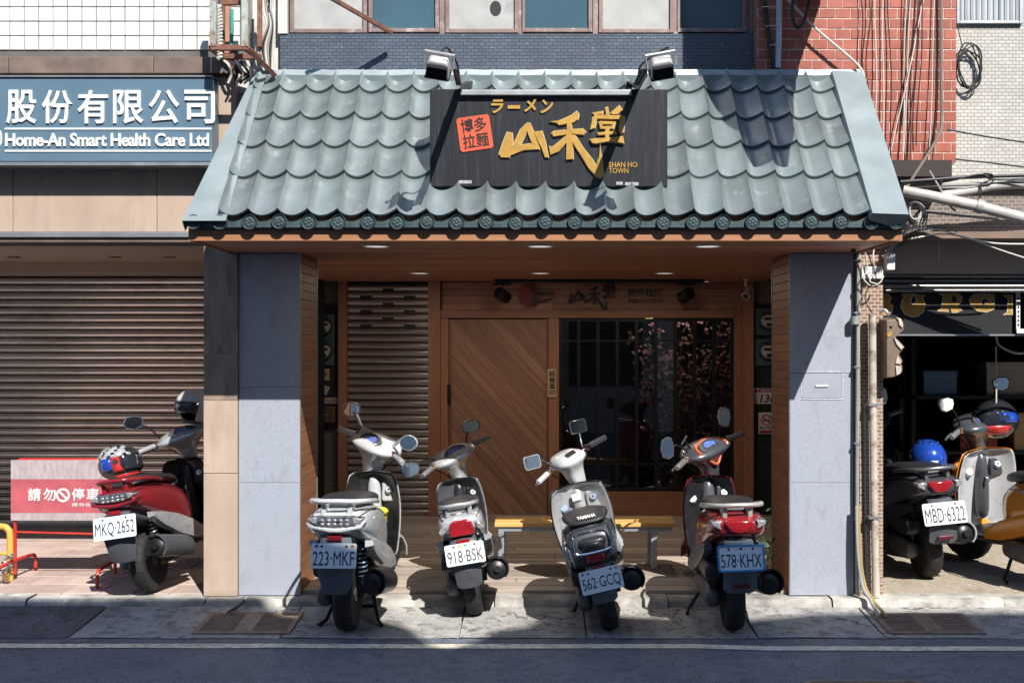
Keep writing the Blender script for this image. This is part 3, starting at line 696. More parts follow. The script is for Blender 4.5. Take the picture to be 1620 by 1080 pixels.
mb = MB(); mb.box(X(1397) + .001, 9, .16, .20, Z(433, .18), 2.75); mb.build('shutter_housing', beige, gb)
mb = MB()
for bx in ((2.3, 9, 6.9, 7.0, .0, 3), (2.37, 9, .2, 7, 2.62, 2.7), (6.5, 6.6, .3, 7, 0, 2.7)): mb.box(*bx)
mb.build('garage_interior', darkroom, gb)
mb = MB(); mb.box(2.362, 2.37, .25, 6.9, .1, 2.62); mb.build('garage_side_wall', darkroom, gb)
rs = MB(); rs.box(X(1398, .2), 7, .215, .24, Z(462, .2), Z(432, .2)); rs = rs.build('rolled_shutter', blackmetal, gb)
for k, (pa, pb, dpt) in enumerate(((432, 440, .0), (441, 448, .01), (449, 456, .0), (457, 462.5, -.02))):
    mb = MB(); zc = Z((pa + pb) / 2, .2); rr = (Z(pa, .2) - Z(pb, .2)) / 2
    mb.loft([[(x, .205 + dpt - math.sin(R(a)) * rr * 1.1, zc + math.cos(R(a)) * rr) for a in range(0, 181, 20)] for x in (X(1399, .2), 7)], True)
    mb.build('slat', M('dark_steel', (.20, .19, .18), .3, .85, var=.2, vs=2, stretch=(.3, 1, 1)), rs, smooth=True)
# window, top right
wn = MB(); 
for bx in ((X(1513), X(1518), Z(38), 4.6), (X(1612), X(1618), Z(38), 4.6), (X(1518), X(1612), Z(38), Z(34))): wn.box(bx[0], bx[1], -.01, .04, bx[2], bx[3])
wn = wn.build('window', alu, gb, bevel=.003)
mb = MB(); mb.box(X(1518), X(1612), .0, .012, Z(34), 4.6); mb.build('pane', bluepane, wn)
mb = MB(); vs = []
for k in range(41): xx = X(1519) + (X(1611) - X(1519)) * k / 40; yy = -.004 - .006 * math.sin(k * 1.6); vs += [(xx, yy, Z(33)), (xx, yy, 4.6)]
mb.add(vs, [(2 * k, 2 * k + 2, 2 * k + 3, 2 * k + 1) for k in range(40)]); mb.build('curtain', M('curtain', (.46, .48, .5), .7), wn, smooth=True)

# black banner with yellow lettering
YN = .30
bn_ = thing('banner', 'black banner with yellow capital letters hanging in the garage opening', 'banner', (X(1510, YN), YN, Z(530, YN)))
mb = MB(); mb.box(X(1397, YN), X(1601, YN), YN, YN + .01, Z(529, YN), Z(455, YN)); mb.build('cloth', M('black_cloth', (.012, .012, .014), .8, var=.3), bn_)
mb = MB(); mb.box(X(1397, YN), 6.4, YN - .02, YN + .012, Z(531, YN), Z(528.6, YN)); mb.build('rail', alu, bn_)
LET = {'B': [[(1396, 466), (1404, 465), (1410, 471), (1406, 479), (1412, 484), (1411, 493), (1404, 498), (1396, 499)]],
       'U': [[(1426, 466), (1447, 465), (1441, 472), (1440, 478), (1445, 482), (1449, 478), (1449, 471), (1444, 466), (1463, 467), (1459, 471), (1463, 482), (1460, 493), (1452, 500), (1442, 501), (1431, 496), (1425, 486), (1427, 474), (1431, 470)]],
       'R': [[(1485, 465), (1515, 465), (1521, 470), (1521, 477), (1513, 484), (1522, 491), (1511, 495), (1506, 495), (1504, 488), (1499, 487), (1501, 493), (1482, 492), (1489, 488), (1492, 468)]],
       'G': [[(1540, 465), (1572, 466), (1573, 473), (1565, 475), (1557, 471), (1552, 475), (1552, 481), (1557, 484), (1558, 478), (1573, 477), (1572, 489), (1560, 494), (1546, 492), (1536, 484), (1533, 474)]],
       'I': [[(1587, 467), (1601, 466), (1601, 498), (1586, 498), (1593, 494), (1595, 473)]]}
yel = M('banner_yellow', (.42, .24, .05), .7, var=.25, vs=20)
for ch, polys in LET.items():
    for pg in polys:
        cx = sum(p[0] for p in pg) / len(pg); cy = sum(p[1] for p in pg) / len(pg)
        mb = MB(); n_ = len(pg)
        mb.prism([(X(p[0], YN), Z(p[1], YN)) for p in pg], YN - .007, YN - .002); mb.build('lettering', yel, bn_)
        mb = MB(); mb.tube([(X(p[0], YN), YN - .004, Z(p[1], YN)) for p in pg], .0042, 5, closed=True); mb.build('letter_outline', M('outline', (.60, .58, .5), .7), bn_)
mb = MB(); mb.box(X(1506, YN), X(1512, YN), YN - .009, YN - .0075, Z(478, YN), Z(470, YN)); mb.build('letter_counter', MATS['black_cloth'], bn_)
br_ = thing('slotted_bracket', 'white slotted steel angle hanging beside the black banner', 'bracket', (X(1610, .28), .28, Z(526, .28)))
mb = MB(); mb.box(X(1607, .28), X(1613, .28), .27, .28, Z(525, .28), Z(462, .28)); mb.box(X(1607, .28), X(1640, .28), .262, .269, Z(527, .28), Z(520, .28)); mb.build('angle', white, br_)
mb = MB()
for k in range(7): mb.box(X(1609, .28), X(1611.2, .28), .2685, .2699, Z(474 + k * 7, .28), Z(470 + k * 7, .28))
mb.build('slot', blackmetal, br_)
# carved wooden face
ck = thing('carved_mask', 'carved dark timber face in profile beside the garage pillar', 'carving', (X(1410, -.02), 0, Z(601)))
prof = [(1397, 503), (1416, 501), (1424, 504), (1427, 512), (1426, 520), (1417, 528), (1412, 533), (1416, 536), (1421, 541), (1428, 549), (1421, 557), (1418, 561), (1424, 571), (1424, 576), (1420, 577), (1424, 580), (1424, 590), (1416, 597), (1408, 600), (1397, 601)]
cw = M('carved_wood', (.17, .125, .09), .55, var=.35, vs=9, bump=.6, bs=30, stretch=(1, 1, .4))
mb = MB(); mb.prism([(X(a, -.1), Z(b, -.1)) for a, b in prof], -.16, .05, inset=.08); mb.build('face', cw, ck, bevel=.012)
lightwood = M('cut_wood', (.52, .47, .40), .6, var=.2, vs=20)
for seg in ([(1416, 501.5), (1424, 504), (1427, 512), (1426, 519), (1421, 514), (1420, 507)], [(1412.5, 534), (1416, 536), (1428, 549), (1424, 553), (1417, 545)], [(1418, 562), (1424, 571), (1423.5, 576), (1415, 575)], [(1415, 578), (1424, 580), (1424, 590), (1417, 594)]):
    mb = MB(); mb.prism([(X(a + .8, -.16), Z(b, -.16)) for a, b in seg], -.172, -.15); mb.build('carved_edge', lightwood, ck, bevel=.003)
mb = MB(); mb.ell(at(1409, 517, -.158), .012, .006, .014, 10, 6); mb.build('eye', blackmetal, ck)
mb = MB(); mb.prism([(X(a, -.16), Z(b, -.16)) for a, b in ((1403, 528), (1411, 524), (1409, 532), (1404, 533))], -.166, -.15); mb.build('paint_patch', M('ochre_paint', (.42, .26, .05), .6), ck)

# pipes and boxes on the mosaic column
def pipe(name, pts, r, mat, label, cat, group=None, k=6, n=8, sp=True):
    mb = MB(); mb.tube(spline(pts, k) if sp else pts, r, n); o = mb.build(name, mat, None, smooth=True); return tag(o, label, cat, group)
dp = thing('downpipe', 'slim grey downpipe strapped to the edge of the brown mosaic column', 'pipe', (X(1358), -.05, .1))
mb = MB(); mb.tube([at(1358, 400, -.05), at(1356, 760, -.05), at(1357, 940, -.05)], .014, 8); mb.build('pipe', M('pipe_grey', (.30, .32, .30), .5, var=.15), dp, smooth=True)
for p in (412, 495, 580, 700, 820):
    mb = MB(); mb.box(X(1353.5, -.07), X(1362, -.07), -.068, -.01, Z(p + 1.5), Z(p - 1.5)); mb.build('strap', alu, dp)
mb = MB(); mb.cyl(at(1353, 513, -.06), at(1353, 500, -.06), .03, .03, 10); mb.build('coupling', M('pipe_grey', (.3, .32, .3)), dp, smooth=True)
dp2 = thing('downpipe', 'thick peeling white downpipe in front of the brown mosaic column', 'pipe', (X(1383, -.08), -.08, .1))
peel = M('peeling_pipe', (.50, .46, .38), .6, var=.15, vs=6, bump=.3, dirt=((.20, .15, .11), .5, .64, 9., .9))
mb = MB(); mb.tube([at(1380, 497, -.08), at(1381, 640, -.08), at(1383, 800, -.08), at(1386, 944, -.08)], .026, 12); mb.build('pipe', peel, dp2, smooth=True)
mb = MB(); mb.tube(spline([at(1391, 494, -.08), at(1399, 490, -.09), at(1404, 494, -.1), at(1405, 499, -.1)], 4), .011, 8); mb.build('elbow', alu, dp2, smooth=True)
for p in (640, 818):
    mb = MB(); mb.box(X(1373, -.08), X(1392, -.08), -.11, -.01, Z(p + 2, -.08), Z(p - 2, -.08)); mb.build('strap', alu, dp2)
pipe('hose', [at(1367, 640, -.06), at(1368, 800, -.06), at(1370, 900, -.06), at(1369, 932, -.07)], .011, rubber, 'black conduit beside the thick downpipe on the mosaic column', 'conduit')
for k, (c_, lab) in enumerate(((M('yellow_hose', (.40, .28, .10), .5), 'yellow-brown garden hose curling over the kerb'), (M('grey_hose', (.34, .35, .35), .5), 'grey hose lying against the yellow-brown hose on the kerb'))):
    pipe('hose', [at(1358 - k * 3, 800, -.08), at(1360 - k * 3, 870, -.1), at(1368 - k * 4, 925, -.13), Vector((X(1385, -.25) - .02 * k, -.2, .112)), Vector((X(1402, -.4) - .05 * k, -.42, .045))], .012, c_, lab, 'hose')
jb = thing('junction_box', 'white double socket box with loose wires on the mosaic column', 'junction box', at(1377, 440, -.05))
for a in (1362, 1380):
    mb = MB(); mb.box(X(a, -.04), X(a + 16.5, -.04), -.06, -.001, Z(441, -.04), Z(422, -.04)); b_ = mb.build('box', white, jb, bevel=.004)
    mb = MB()
    for q, r_ in ((3, 3), (3, -4), (8, 0), (-3, 2)): mb.ell(at(a + 8 + q * .8, 431 + r_, -.0605), .004, .002, .004, 6, 4)
    mb.build('screw', blackmetal, b_)
mb = MB(); mb.box(X(1399, -.04), X(1412, -.04), -.10, -.02, Z(428, -.04), Z(401, -.04)); tag(mb.build('switch_box', white, None, bevel=.006), 'small white switch box beside the mosaic column top', 'switch box')
fn = thing('rain_hopper', 'black funnel hopper under the canopy corner above the pillar', 'hopper', at(1350, 392, -.3))
mb = MB(); yy = -.30
mb.loft([[(X(1350, yy) + sx * w_, yy + sy * w_ * .6, Z(p, yy)) for sx, sy in ((-1, -1), (1, -1), (1, 1), (-1, 1))] for p, w_ in ((379, .062), (382, .06), (384, .05), (392, .014), (399, .012))]); mb.build('funnel', blackplastic, fn)

# big PVC pipes running right
bp = thing('pvc_pipe', 'thick white plastic pipe sloping down from the canopy corner to the right edge', 'pipe', at(1432, 300, -.35))
mb = MB(); mb.tube([at(1428, 302, -.30), at(1470, 310, -.33), at(1545, 326, -.36), at(1700, 366, -.42)], .037, 16); mb.build('pipe', pvc, bp, smooth=True)
mb = MB(); mb.tube([at(1544, 325, -.36), at(1554, 328, -.365)], .047, 16); mb.build('coupling', pvc, bp, smooth=True)
bp = thing('pvc_pipe', 'thinner white plastic pipe joining above the thick sloping pipe', 'pipe', at(1500, 306, -.3))
mb = MB(); mb.tube(spline([at(1488, 309, -.30), at(1510, 306, -.27), at(1545, 300, -.26), at(1580, 294, -.25), at(1700, 287, -.25)], 4), .028, 14); mb.build('pipe', pvc, bp, smooth=True)
# cables -----------------------------------------------------------------
cabw = M('white_cable', (.60, .57, .50), .5, var=.1); cabk = M('black_cable', (.02, .02, .022), .55, var=.2); cabg = M('grey_cable', (.30, .28, .25), .5, var=.15)
cw_l, ck_l, cg_l = 'thin white cable strung down the red tiled wall', 'thin black cable strung down the red tiled wall', 'grey conduit bent across the red tiled wall'
yy = YR - .04
def sag(px_, top, bot, sw, drift): 
    n_ = 7; return [at(px_ + drift * k / (n_ - 1) + sw * math.sin(k * 1.3 + px_), top + (bot - top) * k / (n_ - 1), yy - .012 * math.sin(k + px_)) for k in range(n_)]
ORD = ('first', 'second', 'third', 'fourth', 'fifth', 'sixth', 'seventh', 'eighth')
for k, (px_, bot, sw, dr) in enumerate(((1386, 270, 2, -2), (1398, 300, 1.5, -2), (1434, 240, 1, -6), (1442, 310, 1, -16), (1468, 250, 1, -60), (1480, 300, 1, -12))):
    pipe('cable', sag(px_, -30, bot, sw, dr), .0042, cabw, 'thin white cable down the red tiled wall, %s white one from the pale pipe' % ORD[k], 'cable', 'white cables on the red wall')
for k, (px_, bot, sw, dr) in enumerate(((1362, 130, 2, 3), (1375, 140, 3, -3), (1405, 255, 2, 6), (1440, 200, 1, -14), (1446, 260, 2, -8), (1456, 265, 2, -20), (1462, 230, 1.5, -12), (1486, 275, 2, -10))):
    pipe('cable', sag(px_, -30, bot, sw, dr), .0042, cabk, 'thin black cable down the red tiled wall, %s black one from the pale pipe' % ORD[k], 'cable', 'black cables on the red wall')
pipe('conduit', [at(1489, -30, yy), at(1489, 100, yy), at(1490, 190, yy - .03), at(1482, 220, yy - .08), at(1432, 300, yy - .12)], .011, M('conduit_brown', (.20, .16, .13), .5), 'grey-brown conduit running down the red wall corner and bending to the canopy', 'conduit')
pipe('cable', [at(1345, 60, yy - .1), at(1240, -8, yy - .06), at(1290, 45, yy - .05), at(1358, 104, yy - .05), at(1366, 130, yy - .06)][1:], .009, cabw, 'white hose stretched diagonally down to the canopy ridge', 'hose')
pipe('cable', [at(1255, -10, yy - .1), at(1253, 20, yy - .12), at(1259, 42, yy - .12), at(1270, 38, yy - .12), at(1284, -8, yy - .1)], .012, cabk, 'thick black cable hanging in a loop above the canopy', 'cable')
# downpipe in the corner left of the red wall
pipe('downpipe', [at(1233, -20, yy), at(1232, 60, yy), at(1230, 108, yy)], .021, M('pale_pipe', (.50, .55, .62), .5, var=.06), 'pale grey vertical pipe at the inner corner of the red wall', 'pipe', sp=False)
pipe('cable_bundle', [at(1207, -20, yy), at(1214, 40, yy), at(1222, 90, yy), at(1224, 108, yy)], .016, cabk, 'black cable bundle tied beside the pale pipe on the red wall', 'cable')
for k in range(3):
    a = 1206 + 4 * k; mb = MB()
    pipe('cable_tie', [at(1205 + k * 6.5, 12 + k * 30, yy - .022), at(1213 + k * 6.2, 11 + k * 30, yy - .024), at(1237, 12 + k * 30, yy - .024)], .003, cabw, 'white tie strap round the pale pipe, %s of three' % ('top', 'middle', 'lowest')[k], 'cable tie')
# coil of black cable on the white wall
mb = MB(); pts = []
for k in range(90):
    a = k / 90 * 2 * math.pi * 5; rr = 1 + .12 * math.sin(k * .9)
    pts.append(at(1533 + 18 * rr * math.cos(a) + 3 * math.sin(a * .37), 107 + 32 * rr * math.sin(a) + 4 * math.cos(a * .53), -.03 - .012 * math.sin(a * .4)))
mb.tube(pts, .005, 6); cl = mb.build('cable_coil', cabk, None, smooth=True); tag(cl, 'coil of black cable hung on the white tiled wall', 'cable')
pipe('cable', [at(1514, 38, -.02), at(1519, 60, -.03), at(1523, 76, -.03)], .004, cabk, 'short black cable above the hung coil', 'cable')
# horizontal cables
for i, (pts, r_, mt, lab) in enumerate((
    ([(1498, 205), (1560, 216), (1640, 228)], .006, cabk, 'black cable crossing the white wall below the coil'),
    ([(1512, 252), (1570, 258), (1640, 267)], .006, cabk, 'black cable crossing low on the white wall'),
    ([(1424, 288), (1480, 284), (1540, 280), (1640, 277)], .012, cabk, 'thick black cable bundle above the plastic pipes'),
    ([(1424, 290), (1490, 288), (1550, 276), (1572, 284), (1640, 282)], .007, cabk, 'loose black cable woven along the thick bundle'),
    ([(1440, 297), (1500, 294), (1560, 292), (1580, 284), (1640, 292)], .005, cabk, 'thin black cable dipping below the thick bundle'),
    ([(1548, 282), (1556, 275), (1570, 277), (1566, 285), (1552, 291), (1552, 304), (1548, 318)], .006, cabk, 'black cable loop dangling from the thick bundle'),
    ([(1470, 270), (1488, 300), (1500, 322), (1511, 334)], .007, cabg, 'grey cable end hanging over the thick white pipe'),
    ([(1436, 348), (1450, 358), (1495, 366), (1530, 377), (1575, 385), (1640, 386)], .0055, cabw, 'white cable running along the beam above the garage'),
    ([(1418, 382), (1450, 376), (1490, 370), (1530, 376), (1572, 392), (1640, 414)], .0055, cabw, 'white cable sagging in front of the garage header'),
    ([(1352, 398), (1380, 386), (1420, 373), (1440, 352)], .008, M('conduit_tan', (.36, .27, .20), .5), 'tan conduit rising along the canopy edge corner'),
    ([(1485, 372), (1485.5, 400), (1486, 415)], .005, cabw, 'short white cord dangling over the garage header'),
    ([(1400, 398), (1425, 385), (1434, 360), (1445, 345), (1456, 332)], .009, cabk, 'black cable knot under the canopy corner'),
    ([(1369, 400), (1372, 425), (1366, 440), (1378, 452), (1392, 447), (1398, 436)], .005, cabw, 'loose white wire looping below the socket box'),
    ([(1383, 392), (1381, 410), (1384, 428), (1376, 444), (1386, 449)], .005, cabw, 'white wire dropping into the socket box'),
    ([(1372, 392), (1378, 415), (1386, 441), (1372, 458), (1369, 475), (1380, 496)], .004, cabk, 'thin black wire from the socket box to the thick downpipe'),
    ([(1576, 530), (1580, 545), (1600, 556), (1620, 558), (1640, 545)], .008, cabw, 'white cord sagging in the dark garage'),
    ([(1575.5, 548), (1576, 600), (1576, 640)], .006, cabw, 'thin pale rod hanging in the dark garage'))):
    y_ = -.30 if i < 7 else (-.16 if i < 10 else -.13)
    if i == 10: y_ = .10
    if i > 14: y_ = .9
    pipe('cable', [at(a, b, y_ + .01 * math.sin(a)) for a, b in pts], r_ * (1.1 if i > 14 else 1), mt, lab, 'cable')
mb = MB()
for q in range(7):
    pts = []
    for k in range(26):
        a = k / 25 * 2 * math.pi * .9 + q * .5; pts.append(at(1448 + (9 + q * 1.3) * math.cos(a), 334 + (13 + q * 1.2) * math.sin(a) + q, -.28 + .01 * q))
    mb.tube(pts, .005, 5)
tag(mb.build('cable_coil', cabw, None, smooth=True), 'coil of white cable hanging at the canopy corner', 'cable')
mb = MB()
for q in range(9):
    a = 1402 + q * 4; mb.tube(spline([at(a, 402 - q * 2, -.2), at(a + 14, 380 - q * 2, -.22 - .01 * q), at(a + 20 + q, 362, -.25), at(a + 34, 345 - q, -.26)], 5), .005, 5)
tag(mb.build('cable_bundle', cabk, None, smooth=True), 'tangled black cable bundle under the canopy corner', 'cable')

# unseen projecting box added above the frame, shaped so its shadow lies on the canopy
ps = thing('shadow_caster', 'unseen projecting box high on the red tiled wall, shaped to shade the canopy', 'sign', (1.82, -.9, 3.95))
mb = MB(); mb.prism([(-1.63, 3.82), (-.10, 4.20), (-.10, 7.2), (-1.63, 7.2)], 1.71, 1.93, Matrix(((0, 1, 0, 0), (1, 0, 0, 0), (0, 0, 1, 0), (0, 0, 0, 1)))); mb.build('sign_box', M('caster_cream', (.5, .48, .44), .5), ps, bevel=.01)
mb = MB()
for z_ in (4.3, 5.6, 6.9): mb.box(1.80, 1.84, -.11, YR + .01, z_, z_ + .05)
mb.build('mounting_arm', rust, ps)

# rusty frame between the two buildings
rf = thing('rusty_frame', 'rusty green steel frame with cables between the office and ramen shop', 'steel frame', at(375, 118, -.2))
def bar(parent, a, b, w_, mat, name='bar', d=None):
    a = Vector(a); b = Vector(b); z_ = (b - a).normalized(); up = Vector((0, 1, 0)) if abs(z_.y) < .9 else Vector((0, 0, 1)); x_ = up.cross(z_).normalized(); y_ = z_.cross(x_); d = d or w_
    T = Matrix(((x_.x, y_.x, z_.x, a.x), (x_.y, y_.y, z_.y, a.y), (x_.z, y_.z, z_.z, a.z), (0, 0, 0, 1)))
    m_ = MB(); m_.box(-w_ / 2, w_ / 2, -d / 2, d / 2, 0, (b - a).length, T); return m_.build(name, mat, parent, bevel=.003)
for p, y_ in ((338, -.42), (388, -.42), (411, -.18), (352, -.12)):
    bar(rf, at(p, 75, y_), at(p, -60, y_), .042 if y_ < -.2 else .03, steelgreen if y_ < -.2 else rust, 'post')
for a, b in (((334, 76, -.42), (392, 76, -.42)), ((352, 90, -.12), (411, 90, -.18)), ((334, 76, -.41), (352, 90, -.1)), ((388, 76, -.41), (411, 92, -.17)), ((352, 5, -.3), (380, 4, -.3)), ((391, 76, -.42), (434, 119, -.16)), ((352, 92, -.12), (400, 128, -.12))):
    bar(rf, at(*a), at(*b), .034, rust, 'brace')
mb = MB(); mb.box(X(356, -.05), X(364, -.05), -.07, -.03, Z(88), 4.6); mb.build('flat_strip', M('orange_strip', (.42, .22, .15), .6), rf)
mb = MB(); mb.tube([at(367, 15, -.1), at(367, 50, -.1), at(366, 75, -.1)], .012, 8); mb.build('pipe', M('green_pipe', (.04, .30, .25), .4), rf, smooth=True)
mb = MB()
for k in range(16):
    z_ = 10 + k * 5.3; mb.tube([at(344, z_, -.28), at(346.5, z_ + 3, -.31), at(349, z_ + 1, -.27)], .016, 6)
mb.build('wrapped_cable', plaster, rf, smooth=True)
for q in range(7):
    mb = MB(); a = 414 + q * 3
    mb.tube(spline([at(a + 2, -30, -.15 - .01 * q), at(a + 4 * math.sin(q), 10, -.16), at(a + 8 - q, 40, -.17), at(a - 6 + q, 75, -.16), at(418 + q * 2, 112, -.15)], 6), .009, 6)
    mb.build('cable', (cabw, cabg, cabk)[q % 3], rf, smooth=True)
for q in range(5):
    mb = MB(); mb.tube(spline([at(355 + q * 9, 97, -.16), at(362 + q * 8, 104, -.18), at(366 + q * 9, 118, -.14), at(361 + q * 6, 132, -.13)], 5), .010, 6); mb.build('cable', (cabw, cabk)[q % 2], rf, smooth=True)
bar(None, at(508, -12, -.55), at(620, 52, -.06), .028, rust, 'brace')
o = COL.objects[-1]; tag(o, 'rusty steel strut slanting down across the upper window', 'steel strut')

# ------------------------------------------------------------------ main sign over the canopy
YG = -.90
ms = thing('restaurant_sign', 'black signboard with gold brush characters standing on the teal canopy', 'sign', (.05, YG, 2.8))
signblk = M('sign_black', (.018, .020, .024), .38, var=.3, vs=30, stretch=(6, 1, .25), dirt=((.06, .07, .085), .52, .75, 8., .6))
gx0, gx1, gz0, gz1 = X(680, YG), X(1056, YG), Z(295, YG), Z(141, YG)
mb = MB(); mb.box(gx0, gx1, YG, YG + .09, gz0, gz1); mb.build('sign_box', signblk, ms, bevel=.004)
mb = MB(); mb.box(X(729, YG), X(999, YG), YG - .035, YG + .05, gz1 - .045, gz1 - .012); mb.build('light_trough', tin, ms, bevel=.004)
mb = MB()
for xx in (gx0 + .15, gx1 - .15): mb.box(xx - .02, xx + .02, YG + .09, -.25, gz1 - .12, gz1 - .08); mb.box(xx - .02, xx + .02, YG + .09, -.62, gz0 + .12, gz0 + .16)
mb.build('support', blackmetal, ms)
Z2 = lambda x, y: (660 + x / 4.5, 70 + y / 4.5)
Z3 = lambda x, y: (860 + x / 4.5, 70 + y / 4.5)
BR = [(Z2, [(583, 785), (612, 700), (640, 628), (678, 635), (682, 700), (660, 808), (600, 808)]),
      (Z2, [(598, 765), (690, 728), (860, 702), (872, 750), (760, 756), (660, 796)]),
      (Z2, [(676, 735), (735, 612), (785, 562), (802, 585), (770, 645), (728, 738)]),
      (Z2, [(768, 575), (802, 562), (835, 640), (862, 716), (820, 712), (793, 650)]),
      (Z2, [(833, 628), (890, 620), (910, 690), (937, 808), (910, 808), (885, 738), (855, 680)]),
      (Z3, [(42, 555), (120, 545), (200, 510), (235, 478), (252, 500), (245, 535), (215, 560), (160, 570), (110, 580), (92, 563)]),
      (Z3, [(58, 636), (75, 622), (180, 612), (280, 605), (302, 625), (285, 648), (200, 640), (70, 660)]),
      (Z3, [(165, 562), (200, 556), (200, 640), (212, 820), (160, 824), (165, 650)]),
      (Z3, [(165, 648), (175, 690), (110, 765), (48, 790), (38, 728), (62, 736), (110, 700)]),
      (Z3, [(186, 645), (225, 650), (280, 740), (345, 820), (382, 882), (405, 955), (375, 942), (320, 885), (270, 800), (203, 700)]),
      (Z3, [(376, 880), (395, 800), (403, 708), (413, 800), (426, 930), (403, 956)]),
      (Z3, [(348, 492), (425, 478), (420, 500), (360, 510)]), (Z3, [(440, 457), (456, 448), (468, 515), (444, 518)]), (Z3, [(478, 492), (540, 438), (560, 465), (530, 502), (490, 504)]),
      (Z3, [(350, 522), (386, 515), (366, 598), (330, 612)]), (Z3, [(348, 528), (362, 508), (560, 512), (578, 535), (540, 538), (380, 534)]), (Z3, [(545, 520), (577, 520), (570, 625), (550, 642), (536, 612)]),
      (Z3, [(392, 556), (412, 550), (424, 604), (402, 606)]), (Z3, [(400, 552), (512, 556), (506, 576), (410, 572)]), (Z3, [(490, 560), (512, 556), (500, 604), (482, 604)]), (Z3, [(405, 590), (503, 586), (498, 606), (408, 607)]),
      (Z3, [(438, 604), (468, 604), (464, 684), (438, 684)]), (Z3, [(383, 632), (512, 622), (516, 644), (388, 652)]), (Z3, [(328, 680), (380, 674), (480, 670), (562, 658), (572, 712), (540, 704), (450, 697), (372, 712), (346, 708)])]
def grow(poly, d):
    cx = sum(p[0] for p in poly) / len(poly); cy = sum(p[1] for p in poly) / len(poly); out = []
    n_ = len(poly); A = sum(poly[i][0] * poly[(i + 1) % n_][1] - poly[(i + 1) % n_][0] * poly[i][1] for i in range(n_)); sg_ = 1 if A > 0 else -1
    for i in range(n_):
        p0, p1, p2 = (Vector(poly[(i + k) % n_]) for k in (-1, 0, 1))
        e1 = (p1 - p0).normalized(); e2 = (p2 - p1).normalized(); n1 = Vector((e1.y, -e1.x)) * sg_; n2 = Vector((e2.y, -e2.x)) * sg_
        b = (n1 + n2); b = b.normalized() if b.length > .3 else n1; out.append(tuple(p1 + b * d))
    return out
ga, gbk = MB(), MB()
for i, (f, pg) in enumerate(BR):
    q = [f(*p) for p in pg]; e = .0004 * i
    ga.prism([(X(a, YG), Z(b, YG)) for a, b in q], YG - .014 - e, YG + .001)
    gbk.prism([(X(a, YG), Z(b, YG)) for a, b in grow(q, 1.1)], YG - .004 - e * .2, YG + .001)
ga.build('lettering', gold, ms); gbk.build('lettering_edge', goldpale, ms)
def rot2(mbx, cx, cz, ang):
    c_, s_ = math.cos(ang), math.sin(ang)
    mbx.v = [(cx + (v[0] - cx) * c_ - (v[2] - cz) * s_, v[1], cz + (v[0] - cx) * s_ + (v[2] - cz) * c_) for v in mbx.v]; return mbx
KA = [((777, 180), 'ラ'), ((803, 175), 'ー'), ((829, 178), 'メ'), ((855, 180), 'ン')]
for (px_, b_), ch in KA:
    h_ = 22 if ch != 'ー' else 6; base = b_ if ch != 'ー' else 173
    m_ = text_mb(ch, X(px_ - 0, YG), X(px_ + 20, YG), Z(base, YG), Z(base - h_, YG), YG - .0005, .010, .03, shear=.15); m_.build('lettering', gold, ms)
m_ = MB(); r_ = rrect(X(725, YG), X(777.5, YG), Z(238, YG), Z(184, YG), .018); m_.prism(r_, YG - .006, YG); rot2(m_, X(751.5, YG), Z(211, YG), R(8)).build('red_seal', M('seal_red', (.62, .10, .045), .45, var=.06), ms)
m_ = MB()
for ch, a, b in (('博', 731, 187), ('多', 752, 187), ('拉', 731, 211.5), ('麵', 752, 211.5)):
    m_ = text_mb(ch, X(a, YG), X(a + 19.5, YG), Z(b + 22, YG), Z(b, YG), YG - .0062, .003, .006); rot2(m_, X(751.5, YG), Z(211, YG), R(8)).build('lettering', inkblack, ms)
text_mb('SHAN HO', X(963, YG), X(1008, YG), Z(265, YG), Z(256.5, YG), YG - .0005, .005, .012).build('lettering', gold, ms)
text_mb('TOWN', X(963, YG), X(994, YG), Z(274.5, YG), Z(266, YG), YG - .0005, .005, .012).build('lettering', gold, ms)
for a, b in (((726, 746), 288), ((975, 985), 290), ((989, 1010), 291)):
    mb = MB(); mb.box(X(a[0], YG), X(a[1], YG), YG - .004, YG, Z(b + 2.6, YG), Z(b - 2.4, YG)); mb.build('sticker', M('worn_sticker', (.36, .37, .38), .6, var=.4, vs=60), ms)

